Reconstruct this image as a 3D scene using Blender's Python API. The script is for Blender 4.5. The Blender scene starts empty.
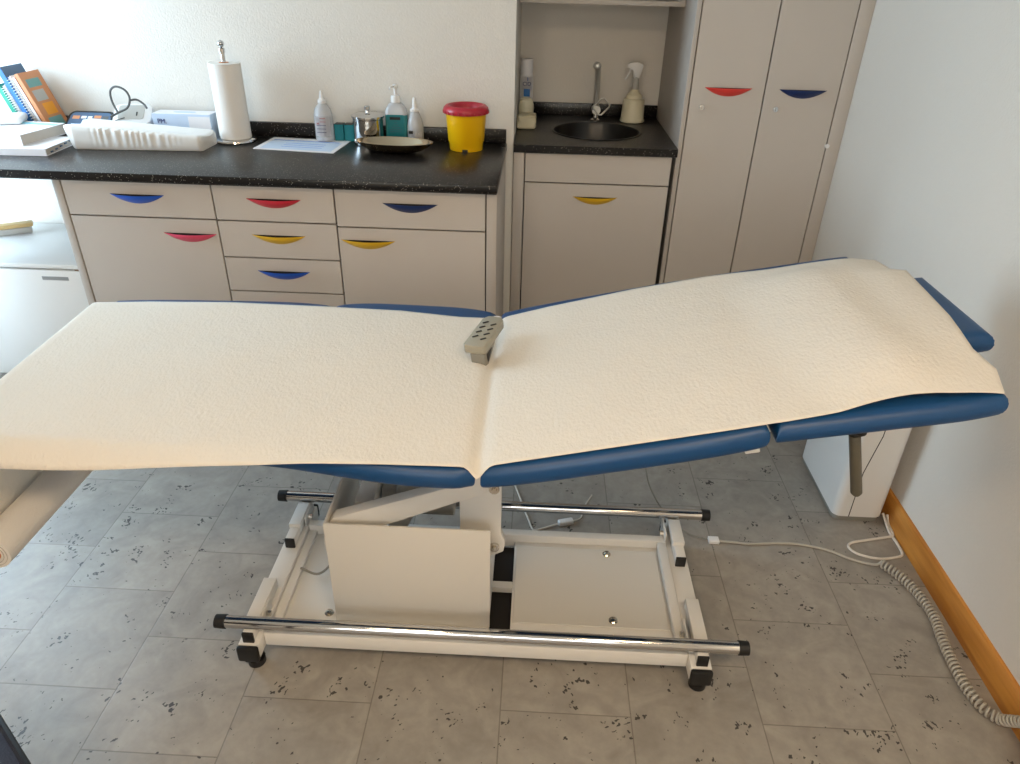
import bpy, bmesh, math, random
from mathutils import Vector, Matrix, Euler
random.seed(7)
C = bpy.context.scene.collection
PI = math.pi

# ------------------------------------------------------------------ materials
def lin(c):
    return tuple(((v / 255) / 12.92 if v / 255 <= 0.04045 else ((v / 255 + 0.055) / 1.055) ** 2.4) for v in c) + (1,)

def mat(name, rgb, rough=0.5, metal=0.0, noise=0.0, nscale=20, bump=0.0, bscale=200, spec=0.5, trans=0.0, emit=0, coat=0.0, sheen=0, alpha=1):
    m = bpy.data.materials.new(name); m.use_nodes = True
    nt = m.node_tree; N = nt.nodes; L = nt.links
    b = N['Principled BSDF']
    col = lin(rgb)
    b.inputs['Base Color'].default_value = col
    b.inputs['Roughness'].default_value = rough
    b.inputs['Metallic'].default_value = metal
    b.inputs['Specular IOR Level'].default_value = spec
    b.inputs['Transmission Weight'].default_value = trans
    b.inputs['Coat Weight'].default_value = coat
    b.inputs['Alpha'].default_value = alpha
    if emit:
        b.inputs['Emission Color'].default_value = col
        b.inputs['Emission Strength'].default_value = emit
    tc = N.new('ShaderNodeTexCoord')
    n = N.new('ShaderNodeTexNoise'); n.inputs['Scale'].default_value = nscale; n.inputs['Detail'].default_value = 4
    L.new(tc.outputs['Object'], n.inputs['Vector'])
    r = N.new('ShaderNodeMixRGB'); r.blend_type = 'MULTIPLY'; r.inputs[0].default_value = 1
    r.inputs[1].default_value = col
    mr = N.new('ShaderNodeMapRange'); mr.inputs[3].default_value = 1 - max(noise, 0.01); mr.inputs[4].default_value = 1 + max(noise, 0.01) * .5
    L.new(n.outputs['Fac'], mr.inputs[0]); L.new(mr.outputs[0], r.inputs[2]); L.new(r.outputs[0], b.inputs['Base Color'])
    if bump:
        n2 = N.new('ShaderNodeTexNoise'); n2.inputs['Scale'].default_value = bscale; n2.inputs['Detail'].default_value = 3
        L.new(tc.outputs['Object'], n2.inputs['Vector'])
        bp = N.new('ShaderNodeBump'); bp.inputs['Strength'].default_value = bump; bp.inputs['Distance'].default_value = 0.004
        L.new(n2.outputs['Fac'], bp.inputs['Height']); L.new(bp.outputs[0], b.inputs['Normal'])
    return m

def math_node(N, L, op, a, b=None, c=None):
    n = N.new('ShaderNodeMath'); n.operation = op
    for i, v in enumerate((a, b, c)):
        if v is None: continue
        if isinstance(v, (int, float)): n.inputs[i].default_value = v
        else: L.new(v, n.inputs[i])
    return n.outputs[0]

def floor_mat():
    m = bpy.data.materials.new('vinyl_tiles'); m.use_nodes = True
    N = m.node_tree.nodes; L = m.node_tree.links; b = N['Principled BSDF']
    M = lambda op, a, b2=None, c=None: math_node(N, L, op, a, b2, c)
    tc = N.new('ShaderNodeTexCoord'); sp = N.new('ShaderNodeSeparateXYZ'); L.new(tc.outputs['Object'], sp.inputs[0])
    X, Y = sp.outputs[0], sp.outputs[1]
    w, l = 0.33306, 0.33482
    u = M('DIVIDE', M('ADD', X, 1.03971), w)
    col = M('FLOOR', u)
    par = M('FLOORED_MODULO', col, 2.0)
    v = M('DIVIDE', M('SUBTRACT', M('SUBTRACT', Y, 0.98172), M('MULTIPLY', par, 0.16498)), l)
    row = M('FLOOR', v)
    fu = M('FRACT', u); fv = M('FRACT', v)
    du = M('MINIMUM', fu, M('SUBTRACT', 1.0, fu)); dv = M('MINIMUM', fv, M('SUBTRACT', 1.0, fv))
    d = M('MINIMUM', du, dv)
    seam = N.new('ShaderNodeMapRange'); seam.inputs[1].default_value = 0.0030; seam.inputs[2].default_value = 0.0060
    seam.inputs[3].default_value = 1; seam.inputs[4].default_value = 0; L.new(d, seam.inputs[0])
    # per-tile random
    cmb = N.new('ShaderNodeCombineXYZ'); L.new(col, cmb.inputs[0]); L.new(row, cmb.inputs[1])
    wn = N.new('ShaderNodeTexWhiteNoise'); wn.noise_dimensions = '3D'; L.new(cmb.outputs[0], wn.inputs[0])
    rnd = wn.outputs['Value']
    # per-tile shifted coordinates
    sh = N.new('ShaderNodeVectorMath'); sh.operation = 'MULTIPLY_ADD'
    L.new(wn.outputs['Color'], sh.inputs[0]); sh.inputs[1].default_value = (7, 7, 7); L.new(tc.outputs['Object'], sh.inputs[2])
    ms = N.new('ShaderNodeMapping'); L.new(sh.outputs[0], ms.inputs[0])
    cz = N.new('ShaderNodeCombineXYZ'); L.new(M('MULTIPLY', rnd, 6.28), cz.inputs[2]); L.new(cz.outputs[0], ms.inputs['Rotation'])
    ms.inputs['Scale'].default_value = (1, 1, 1)
    # marbling
    n1 = N.new('ShaderNodeTexNoise'); n1.inputs['Scale'].default_value = 9; n1.inputs['Detail'].default_value = 5; n1.inputs['Distortion'].default_value = 1.2
    L.new(ms.outputs[0], n1.inputs['Vector'])
    cr = N.new('ShaderNodeValToRGB'); L.new(n1.outputs['Fac'], cr.inputs[0])
    cr.color_ramp.elements[0].position = .3; cr.color_ramp.elements[0].color = lin((140, 135, 128))
    cr.color_ramp.elements[1].position = .7; cr.color_ramp.elements[1].color = lin((162, 157, 149))
    n1b = N.new('ShaderNodeTexNoise'); n1b.inputs['Scale'].default_value = 60; n1b.inputs['Detail'].default_value = 3
    L.new(ms.outputs[0], n1b.inputs['Vector'])
    mx0 = N.new('ShaderNodeMixRGB'); mx0.blend_type = 'MULTIPLY'; mx0.inputs[0].default_value = 1
    mr0 = N.new('ShaderNodeMapRange'); mr0.inputs[3].default_value = .88; mr0.inputs[4].default_value = 1.12; L.new(n1b.outputs['Fac'], mr0.inputs[0])
    L.new(cr.outputs[0], mx0.inputs[1]); L.new(mr0.outputs[0], mx0.inputs[2])
    tone = N.new('ShaderNodeMapRange'); tone.inputs[3].default_value = .94; tone.inputs[4].default_value = 1.06; L.new(rnd, tone.inputs[0])
    mx1 = N.new('ShaderNodeMixRGB'); mx1.blend_type = 'MULTIPLY'; mx1.inputs[0].default_value = 1
    L.new(mx0.outputs[0], mx1.inputs[1]); L.new(tone.outputs[0], mx1.inputs[2])
    # dark flecks in clusters, elongated
    mf = N.new('ShaderNodeMapping'); mf.inputs['Scale'].default_value = (105, 68, 60); mf.inputs['Rotation'].default_value = (0, 0, .5)
    L.new(ms.outputs[0], mf.inputs[0])
    vd = N.new('ShaderNodeTexNoise'); vd.inputs['Scale'].default_value = 1.0; vd.inputs['Detail'].default_value = 1.5; vd.inputs['Roughness'].default_value = .6
    L.new(mf.outputs[0], vd.inputs['Vector'])
    ncl = N.new('ShaderNodeTexNoise'); ncl.inputs['Scale'].default_value = 15; ncl.inputs['Detail'].default_value = 1
    L.new(ms.outputs[0], ncl.inputs['Vector'])
    thr = N.new('ShaderNodeMapRange'); thr.inputs[1].default_value = .52; thr.inputs[2].default_value = .74; thr.inputs[3].default_value = 0; thr.inputs[4].default_value = .20
    L.new(ncl.outputs['Fac'], thr.inputs[0])
    s = M('ADD', vd.outputs['Fac'], thr.outputs[0])
    fl = N.new('ShaderNodeMapRange'); fl.inputs[1].default_value = .750; fl.inputs[2].default_value = .768; L.new(s, fl.inputs[0])
    mx2 = N.new('ShaderNodeMixRGB'); L.new(M('MULTIPLY', fl.outputs[0], .88), mx2.inputs[0]); L.new(mx1.outputs[0], mx2.inputs[1]); mx2.inputs[2].default_value = lin((30, 27, 26))
    mx3 = N.new('ShaderNodeMixRGB'); L.new(M('MULTIPLY', seam.outputs[0], .5), mx3.inputs[0]); L.new(mx2.outputs[0], mx3.inputs[1]); mx3.inputs[2].default_value = lin((75, 68, 60))
    L.new(mx3.outputs[0], b.inputs['Base Color'])
    b.inputs['Roughness'].default_value = .42; b.inputs['Specular IOR Level'].default_value = .5
    bp = N.new('ShaderNodeBump'); bp.inputs['Strength'].default_value = .25; bp.inputs['Distance'].default_value = .002
    h = M('SUBTRACT', M('MULTIPLY', n1b.outputs['Fac'], .4), M('ADD', seam.outputs[0], fl.outputs[0]))
    L.new(h, bp.inputs['Height']); L.new(bp.outputs[0], b.inputs['Normal'])
    return m

def speckle_mat(name, base, spk, scale=260, rough=.3):
    m = bpy.data.materials.new(name); m.use_nodes = True
    N = m.node_tree.nodes; L = m.node_tree.links; b = N['Principled BSDF']
    tc = N.new('ShaderNodeTexCoord'); v = N.new('ShaderNodeTexVoronoi'); v.inputs['Scale'].default_value = scale
    L.new(tc.outputs['Object'], v.inputs['Vector'])
    sp = N.new('ShaderNodeSeparateXYZ'); L.new(v.outputs['Color'], sp.inputs[0])
    sel = math_node(N, L, 'GREATER_THAN', sp.outputs[0], .86)
    near = math_node(N, L, 'LESS_THAN', v.outputs['Distance'], .32)
    f = math_node(N, L, 'MULTIPLY', sel, near)
    mx = N.new('ShaderNodeMixRGB'); L.new(f, mx.inputs[0]); mx.inputs[1].default_value = lin(base); mx.inputs[2].default_value = lin(spk)
    L.new(mx.outputs[0], b.inputs['Base Color']); b.inputs['Roughness'].default_value = rough; b.inputs['Specular IOR Level'].default_value = .32
    return m

def wood_mat(name, c1, c2):
    m = bpy.data.materials.new(name); m.use_nodes = True
    N = m.node_tree.nodes; L = m.node_tree.links; b = N['Principled BSDF']
    tc = N.new('ShaderNodeTexCoord'); mp = N.new('ShaderNodeMapping'); mp.inputs['Scale'].default_value = (40, 3, 40)
    L.new(tc.outputs['Object'], mp.inputs[0]); n = N.new('ShaderNodeTexNoise'); n.inputs['Scale'].default_value = 1; n.inputs['Detail'].default_value = 6
    L.new(mp.outputs[0], n.inputs['Vector']); cr = N.new('ShaderNodeValToRGB'); L.new(n.outputs['Fac'], cr.inputs[0])
    cr.color_ramp.elements[0].position = .35; cr.color_ramp.elements[0].color = lin(c1)
    cr.color_ramp.elements[1].position = .65; cr.color_ramp.elements[1].color = lin(c2)
    L.new(cr.outputs[0], b.inputs['Base Color']); b.inputs['Roughness'].default_value = .35
    return m

def paper_mat():
    m = bpy.data.materials.new('couch_paper'); m.use_nodes = True
    N = m.node_tree.nodes; L = m.node_tree.links; b = N['Principled BSDF']
    b.inputs['Base Color'].default_value = lin((243, 236, 225)); b.inputs['Roughness'].default_value = .85; b.inputs['Specular IOR Level'].default_value = .15
    tc = N.new('ShaderNodeTexCoord'); mp = N.new('ShaderNodeMapping'); mp.inputs['Scale'].default_value = (150, 90, 90)
    L.new(tc.outputs['Object'], mp.inputs[0])
    n = N.new('ShaderNodeTexNoise'); n.inputs['Scale'].default_value = 1; n.inputs['Detail'].default_value = 2; L.new(mp.outputs[0], n.inputs['Vector'])
    n2 = N.new('ShaderNodeTexNoise'); n2.inputs['Scale'].default_value = 4; n2.inputs['Detail'].default_value = 3; L.new(tc.outputs['Object'], n2.inputs['Vector'])
    b1 = N.new('ShaderNodeBump'); b1.inputs['Strength'].default_value = .8; b1.inputs['Distance'].default_value = .0032; L.new(n.outputs['Fac'], b1.inputs['Height'])
    b2 = N.new('ShaderNodeBump'); b2.inputs['Strength'].default_value = .55; b2.inputs['Distance'].default_value = .02; L.new(n2.outputs['Fac'], b2.inputs['Height'])
    L.new(b2.outputs[0], b1.inputs['Normal']); L.new(b1.outputs[0], b.inputs['Normal'])
    tr = N.new('ShaderNodeBsdfTranslucent'); tr.inputs[0].default_value = lin((240, 234, 224)); mxs = N.new('ShaderNodeMixShader'); mxs.inputs[0].default_value = .22
    L.new(b.outputs[0], mxs.inputs[1]); L.new(tr.outputs[0], mxs.inputs[2]); L.new(mxs.outputs[0], N['Material Output'].inputs['Surface'])
    return m

def stripe_mat(name, stops, axis=2, rough=.5, lo=0, hi=1, metal=0):
    """bands of flat print along one object axis; stops = [(pos, rgb)]"""
    m = bpy.data.materials.new(name); m.use_nodes = True
    N = m.node_tree.nodes; L = m.node_tree.links; b = N['Principled BSDF']
    tc = N.new('ShaderNodeTexCoord'); sp = N.new('ShaderNodeSeparateXYZ'); L.new(tc.outputs['Object'], sp.inputs[0])
    mr = N.new('ShaderNodeMapRange'); mr.inputs[1].default_value = lo; mr.inputs[2].default_value = hi; L.new(sp.outputs[axis], mr.inputs[0])
    cr = N.new('ShaderNodeValToRGB'); cr.color_ramp.interpolation = 'CONSTANT'; L.new(mr.outputs[0], cr.inputs[0])
    els = cr.color_ramp.elements
    els[0].position = stops[0][0]; els[0].color = lin(stops[0][1])
    els[1].position = stops[1][0]; els[1].color = lin(stops[1][1])
    for p, c in stops[2:]:
        e = els.new(p); e.color = lin(c)
    L.new(cr.outputs[0], b.inputs['Base Color']); b.inputs['Roughness'].default_value = rough; b.inputs['Metallic'].default_value = metal
    return m

M_ = {}
M_['floor'] = floor_mat()
M_['wall'] = mat('plaster_wall', (226, 221, 213), .9, bump=.35, bscale=130, spec=.2)
M_['ceil'] = mat('ceiling_paint', (228, 225, 218), .95, spec=.1)
M_['cab'] = mat('cabinet_grey_laminate', (198, 190, 182), .45, noise=.03, nscale=6, spec=.35)
M_['cabedge'] = mat('cabinet_edge', (186, 178, 170), .5)
M_['gap'] = mat('dark_gap', (24, 20, 18), .8)
M_['top'] = speckle_mat('black_speckled_worktop', (20, 18, 18), (160, 155, 148), 230, .3)
M_['sink'] = mat('black_composite', (26, 24, 23), .3)
M_['hblue'] = mat('handle_blue', (20, 82, 190), .35)
M_['hnavy'] = mat('handle_navy', (22, 44, 96), .35)
M_['hred'] = mat('handle_red', (206, 42, 60), .35)
M_['hpink'] = mat('handle_pink', (226, 72, 104), .35)
M_['hcoral'] = mat('handle_coral', (226, 66, 58), .35)
M_['hyel'] = mat('handle_yellow', (226, 178, 32), .35)
M_['chrome'] = mat('chrome', (205, 205, 205), .08, 1)
M_['steel'] = mat('brushed_steel', (208, 202, 190), .18, 1)
M_['dishsteel'] = mat('bronze_tinted_steel', (184, 166, 140), .14, 1)
M_['ctrl'] = mat('warm_grey_plastic', (156, 152, 138), .45)
M_['satin'] = mat('satin_chrome', (214, 212, 206), .3, .55)
M_['white'] = mat('white_powder_coat', (218, 216, 211), .38)
M_['cover'] = mat('white_cover_panel', (206, 203, 196), .4)
M_['appl'] = mat('white_appliance', (224, 223, 220), .3)
M_['applgrey'] = mat('grey_plate', (150, 150, 148), .35, .3)
M_['black'] = mat('black_rubber', (16, 16, 17), .5)
M_['dark'] = mat('dark_plastic', (32, 33, 36), .4)
M_['blue'] = mat('blue_vinyl', (3, 64, 113), .4, noise=.06, nscale=8, bump=.08, bscale=500)
M_['paper'] = paper_mat()
M_['base_wood'] = wood_mat('pine_skirting', (176, 112, 42), (206, 142, 62))
M_['vinylw'] = mat('white_vinyl', (226, 224, 220), .4, bump=.15, bscale=60)
M_['tissue'] = mat('white_paper_towel', (232, 228, 222), .9, bump=.3, bscale=220, spec=.1)
M_['plw'] = mat('white_plastic', (230, 230, 230), .35)
M_['bottle'] = mat('translucent_bottle', (222, 224, 228), .25, trans=.35)
M_['label'] = mat('white_label', (232, 230, 232), .5)
M_['teal'] = mat('teal_print', (0, 118, 128), .4)
M_['soap'] = mat('teal_soap', (72, 160, 164), .2, trans=.25)
M_['amber'] = mat('bucket_yellow', (240, 186, 8), .35)
M_['lidred'] = mat('lid_red', (176, 34, 52), .35)
M_['cream'] = mat('cream_plastic', (222, 214, 186), .35)
M_['grey'] = mat('grey_plastic', (134, 132, 124), .45)
M_['greyl'] = mat('light_grey_plastic', (178, 176, 170), .45)
M_['cord'] = mat('light_grey_cord', (178, 174, 164), .5)
M_['cordw'] = mat('white_cord', (216, 210, 200), .5)
M_['cordd'] = mat('dark_grey_hose', (86, 86, 86), .5)
M_['lever'] = mat('olive_grey_grip', (88, 84, 72), .45)
M_['ink'] = mat('navy_ink', (26, 40, 110), .5)
M_['inkk'] = mat('black_ink', (20, 22, 26), .5)
M_['inkr'] = mat('red_ink', (190, 60, 70), .5)
M_['lblue'] = mat('pale_blue_print', (196, 212, 232), .5)
M_['mblue'] = mat('mid_blue_print', (74, 132, 214), .5)
M_['slate'] = mat('slate_blue_cover', (66, 92, 122), .45)
M_['bblue'] = mat('blue_cover', (36, 110, 178), .45)
M_['orange'] = mat('orange_cover', (206, 138, 92), .5)
M_['oranged'] = mat('orange_print', (236, 156, 36), .5)
M_['tealp'] = mat('pale_teal_print', (112, 160, 156), .5)
M_['green'] = mat('green_cover', (16, 142, 116), .45)
M_['pages'] = mat('paper_pages', (190, 182, 172), .8, noise=.05, nscale=200)
M_['cyan'] = mat('cyan_print', (150, 214, 232), .5)
M_['navy'] = mat('navy_upholstery', (30, 36, 56), .6, bump=.3, bscale=300)
M_['woodp'] = mat('light_wood', (206, 176, 120), .5)
M_['sponge'] = mat('crumpled_cream_cloth', (216, 206, 176), .8, bump=.3, bscale=60)
M_['glass'] = mat('window_glass', (240, 245, 245), .02, trans=1)
M_['lamp'] = mat('lamp_diffuser', (255, 226, 180), .5, emit=6)
M_['lampf'] = mat('lamp_housing', (225, 222, 216), .4)

# ------------------------------------------------------------------ mesh tools
def nb(): return bmesh.new()

def _merge(dst, src, M=None):
    if M is not None: bmesh.ops.transform(src, matrix=M, verts=src.verts)
    me = bpy.data.meshes.new('tmp'); src.to_mesh(me); src.free(); dst.from_mesh(me); bpy.data.meshes.remove(me)

def box(bm, x0, x1, y0, y1, z0, z1, bev=0.0, seg=2, M=None):
    b = bmesh.new(); bmesh.ops.create_cube(b, size=1)
    bmesh.ops.transform(b, matrix=Matrix.Translation(((x0 + x1) / 2, (y0 + y1) / 2, (z0 + z1) / 2)) @ Matrix.Diagonal((abs(x1 - x0), abs(y1 - y0), abs(z1 - z0), 1)), verts=b.verts)
    if bev: bmesh.ops.bevel(b, geom=b.edges[:], offset=bev, segments=seg, profile=.5, affect='EDGES')
    _merge(bm, b, M); return bm

def frame_from(p0, p1):
    d = (Vector(p1) - Vector(p0)); z = d.normalized()
    a = Vector((0, 0, 1)) if abs(z.z) < .95 else Vector((1, 0, 0))
    x = a.cross(z).normalized(); y = z.cross(x)
    return x, y, z

def tube(bm, pts, r, seg=12, closed=False, caps=True):
    pts = [Vector(p) for p in pts]; n = len(pts); rings = []
    rr = r if isinstance(r, (list, tuple)) else [r] * n
    prev = None
    for i, p in enumerate(pts):
        if closed: t = (pts[(i + 1) % n] - pts[i - 1]).normalized()
        elif i == 0: t = (pts[1] - p).normalized()
        elif i == n - 1: t = (p - pts[i - 1]).normalized()
        else: t = ((pts[i + 1] - p).normalized() + (p - pts[i - 1]).normalized()).normalized()
        if prev is None:
            a = Vector((0, 0, 1)) if abs(t.z) < .9 else Vector((1, 0, 0))
            x = a.cross(t).normalized()
        else:
            x = (prev - t * prev.dot(t)).normalized()
        prev = x; y = t.cross(x)
        rings.append([bm.verts.new(p + (x * math.cos(2 * PI * k / seg) + y * math.sin(2 * PI * k / seg)) * rr[i]) for k in range(seg)])
    m = n if closed else n - 1
    for i in range(m):
        a, b = rings[i], rings[(i + 1) % n]
        for k in range(seg):
            bm.faces.new((a[k], a[(k + 1) % seg], b[(k + 1) % seg], b[k]))
    if caps and not closed:
        bm.faces.new(rings[0][::-1]); bm.faces.new(rings[-1])
    return bm

def smooth_path(pts, n=8):
    P = [Vector(p) for p in pts]; P = [2 * P[0] - P[1]] + P + [2 * P[-1] - P[-2]]; out = []
    for i in range(1, len(P) - 2):
        for k in range(n):
            t = k / n
            out.append(.5 * ((2 * P[i]) + (-P[i - 1] + P[i + 1]) * t + (2 * P[i - 1] - 5 * P[i] + 4 * P[i + 1] - P[i + 2]) * t * t + (-P[i - 1] + 3 * P[i] - 3 * P[i + 1] + P[i + 2]) * t ** 3))
    out.append(P[-2]); return out

def lathe(bm, prof, c=(0, 0, 0), seg=40, sx=1, sy=1, M=None, cap=True):
    b = bmesh.new(); rings = []
    for r, z in prof:
        rings.append([b.verts.new((r * sx * math.cos(2 * PI * k / seg), r * sy * math.sin(2 * PI * k / seg), z)) for k in range(seg)])
    for a, d in zip(rings, rings[1:]):
        for k in range(seg): b.faces.new((a[k], a[(k + 1) % seg], d[(k + 1) % seg], d[k]))
    if cap:
        if prof[0][0] > 1e-5: b.faces.new(rings[0][::-1])
        if prof[-1][0] > 1e-5: b.faces.new(rings[-1])
    bmesh.ops.remove_doubles(b, verts=b.verts, dist=1e-6)
    _merge(bm, b, (Matrix.Translation(c) @ M) if M is not None else Matrix.Translation(c)); return bm

def prism(bm, poly, y0, y1, bev=0, M=None, plane='xz'):
    """polygon in x-z extruded along y (or 'xy' extruded along z, 'yz' along x)"""
    b = bmesh.new()
    def P(a, c, t): return {'xz': (a, t, c), 'xy': (a, c, t), 'yz': (t, a, c)}[plane]
    A = [b.verts.new(P(a, c, y0)) for a, c in poly]; B = [b.verts.new(P(a, c, y1)) for a, c in poly]
    n = len(poly); b.faces.new(A); b.faces.new(B[::-1])
    for k in range(n): b.faces.new((A[k], B[k], B[(k + 1) % n], A[(k + 1) % n]))
    bmesh.ops.recalc_face_normals(b, faces=b.faces)
    if bev: bmesh.ops.bevel(b, geom=b.edges[:], offset=bev, segments=2, profile=.5, affect='EDGES')
    _merge(bm, b, M); return bm

def rrect(x0, x1, y0, y1, r, n=6):
    out = []
    for cx, cy, a0 in ((x1 - r, y1 - r, 0), (x0 + r, y1 - r, 90), (x0 + r, y0 + r, 180), (x1 - r, y0 + r, 270)):
        for k in range(n + 1):
            a = math.radians(a0 + 90 * k / n); out.append((cx + r * math.cos(a), cy + r * math.sin(a)))
    return out

WM = {}   # world matrices of things
def wm(o): return WM.get(o.name, Matrix.Identity(4))

def thing(name, label, cat, loc=(0, 0, 0), rot=(0, 0, 0), group=None):
    o = bpy.data.objects.new(name, None); C.objects.link(o); o.empty_display_size = .05
    o.location = loc; o.rotation_euler = rot
    o['label'] = label; o['category'] = cat
    if group: o['group'] = group
    WM[o.name] = Matrix.Translation(loc) @ Euler(rot).to_matrix().to_4x4()
    return o

def ob(name, bm, m, parent=None, world=True, ang=35, origin=None, flat=False):
    """link one mesh object; parts are built in world coordinates and brought into the parent's frame"""
    bmesh.ops.recalc_face_normals(bm, faces=bm.faces)
    if parent is not None:
        if world: bmesh.ops.transform(bm, matrix=wm(parent).inverted(), verts=bm.verts)
    elif origin is not None:
        bmesh.ops.transform(bm, matrix=Matrix.Translation(-Vector(origin)), verts=bm.verts)
    me = bpy.data.meshes.new(name); bm.to_mesh(me); bm.free()
    ms = m if isinstance(m, (list, tuple)) else [m]
    for x in ms: me.materials.append(M_[x] if isinstance(x, str) else x)
    if not flat:
        for p in me.polygons: p.use_smooth = True
        me.set_sharp_from_angle(angle=math.radians(ang))
    o = bpy.data.objects.new(name, me); C.objects.link(o)
    if parent is not None:
        o.parent = parent; WM[o.name] = wm(parent)
    elif origin is not None:
        o.location = origin; WM[o.name] = Matrix.Translation(origin)
    return o

def tag(o, label, cat, group=None):
    o['label'] = label; o['category'] = cat
    if group: o['group'] = group
    return o

def struct(o): o['kind'] = 'structure'; return o

def text(name, s, size, M, m, parent, align='CENTER', depth=.0004):
    cu = bpy.data.curves.new('t', 'FONT'); cu.body = s; cu.size = size; cu.align_x = align; cu.align_y = 'CENTER'; cu.extrude = depth
    t = bpy.data.objects.new('t', cu); C.objects.link(t)
    dg = bpy.context.evaluated_depsgraph_get(); me = bpy.data.meshes.new_from_object(t.evaluated_get(dg))
    bpy.data.objects.remove(t); bpy.data.curves.remove(cu)
    bm = bmesh.new(); bm.from_mesh(me); bpy.data.meshes.remove(me)
    bmesh.ops.transform(bm, matrix=M, verts=bm.verts)
    return ob(name, bm, m, parent, flat=True)

FACE_Y = Matrix.Rotation(PI / 2, 4, 'X')      # text standing up, reading towards -y

# ------------------------------------------------------------------ room shell
XL, XR, YB, YN, YF, ZC = -2.75, 1.272, 3.16, 3.87, -1.7, 2.6
WX0, WX1 = XL - .12, XL
def wallbox(name, *a): return struct(ob(name, box(nb(), *a), 'wall'))
struct(ob('floor', box(nb(), XL - .12, XR + .12, YF - .12, YN + .12, -.1, 0), 'floor'))
struct(ob('ceiling', box(nb(), XL - .12, XR + .12, YF - .12, YN + .12, ZC, ZC + .1), 'ceil'))
bm = nb(); box(bm, XL, -.113, YB, YN + .12, 0, ZC); struct(ob('wall_back', bm, 'wall'))
wallbox('wall_niche', -.113, XR, YN, YN + .12, 0, ZC)
wallbox('wall_right', XR, XR + .12, YF - .12, YN, 0, ZC)
bm = nb(); box(bm, XL, -1.3, YF - .12, YF, 0, ZC); box(bm, .7, XR, YF - .12, YF, 0, ZC); box(bm, -1.3, .7, YF - .12, YF, 0, .95); box(bm, -1.3, .7, YF - .12, YF, 2.3, ZC)
struct(ob('wall_front', bm, 'wall'))
# left wall with a window opening
wy0, wy1, wz0, wz1 = 2.05, 3.08, .20, 2.2
bm = nb()
box(bm, WX0, WX1, YF - .12, wy0, 0, ZC); box(bm, WX0, WX1, wy1, YN + .12, 0, ZC)
box(bm, WX0, WX1, wy0, wy1, 0, wz0); box(bm, WX0, WX1, wy0, wy1, wz1, ZC)
struct(ob('wall_left', bm, 'wall'))
bm = nb(); t = .05
for (a, b_, c, d) in ((wy0, wy1, wz0, wz0 + t), (wy0, wy1, wz1 - t, wz1), (wy0, wy0 + t, wz0 + t, wz1 - t), (wy1 - t, wy1, wz0 + t, wz1 - t), ((wy0 + wy1) / 2 - t / 2, (wy0 + wy1) / 2 + t / 2, wz0 + t, wz1 - t)):
    box(bm, XL - .09, XL - .03, a, b_, c, d, .004)
wf = struct(ob('window_1', bm, 'white'))
gp = ob('pane', box(nb(), XL - .065, XL - .06, wy0 + t, wy1 - t, wz0 + t, wz1 - t), 'glass', wf)
# skirting boards
struct(ob('baseboard_right', prism(nb(), [(XR - .013, 0), (XR - .013, .085), (XR - .008, .095), (XR, .098), (XR, 0)], YF, 3.14), 'base_wood'))
struct(ob('baseboard_back', box(nb(), XL + .013, -1.775, YB - .013, YB, 0, .098), 'base_wood'))
struct(ob('baseboard_left', box(nb(), XL, XL + .013, YF, YB - .013, 0, .098), 'base_wood'))
bm = nb(); fx0, fx1, fz0, fz1 = -1.3, .7, .95, 2.3
for (a, b_, c, d) in ((fx0, fx1, fz0, fz0 + t), (fx0, fx1, fz1 - t, fz1), (fx0, fx0 + t, fz0 + t, fz1 - t), (fx1 - t, fx1, fz0 + t, fz1 - t), (-.325, -.275, fz0 + t, fz1 - t)):
    box(bm, a, b_, YF - .09, YF - .03, c, d, .004)
wf2 = struct(ob('added_window', bm, 'white'))  # unseen window added behind the camera for more frontal light
ob('pane', box(nb(), fx0 + t, fx1 - t, YF - .065, YF - .06, fz0 + t, fz1 - t), 'glass', wf2)

# ------------------------------------------------------------------ cabinets
def handle(parent, xc, zt, y, m, w=.2, d=.033, p=.024):
    """half-moon scoop: straight top lip standing off the door, curved lower rim"""
    b = nb(); n = 24; cols = []
    for i in range(n + 1):
        u = -1 + 2 * i / n; k = math.sqrt(max(0, 1 - u * u)); k2 = 1 - abs(u) ** 2.0
        col = []
        for j in range(6):
            s = j / 5
            col.append(b.verts.new((xc + u * w / 2, y - .0012 - p * k2 * math.sin(s * PI / 2), zt - d * k2 * (1 - s))))
        cols.append(col)
    for a, c in zip(cols, cols[1:]):
        for j in range(5):
            b.faces.new((a[j], c[j], c[j + 1], a[j + 1]))
    bmesh.ops.remove_doubles(b, verts=b.verts, dist=1e-5)
    bmesh.ops.solidify(b, geom=b.faces[:], thickness=.0016)
    # dark back plate behind the scoop, cavity shade painted into its colour
    poly = [(xc + (-1 + 2 * i / n) * w / 2 * .97, zt - d * .93 * (1 - (-1 + 2 * i / n) ** 2)) for i in range(n + 1)]
    h_ = ob('handle', b, m, parent, ang=50)
    bb = nb(); prism(bb, poly[::-1], y - .0008, y + .0005); ob('recess_shade', bb, 'gap', parent); return h_

def front(parent, name, x0, x1, z0, z1, y, hx=None, hm=None, t=.018, g=.0028, hz=.050, w=.2):
    d = ob(name, box(nb(), x0 + g, x1 - g, y, y + t, z0 + g, z1 - g, .0012, 1), 'cab', parent)
    if hm: handle(d, hx, z1 - hz, y, hm, w)
    return d

YC = 2.52
def carcass(parent, x0, x1, y0, y1, z0, z1, edge=0.018):
    b = nb(); box(b, x0 + .001, x1 - .001, y0 + .0195, y1, z0, z1)
    return ob('carcass', b, 'gap', parent)

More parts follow.
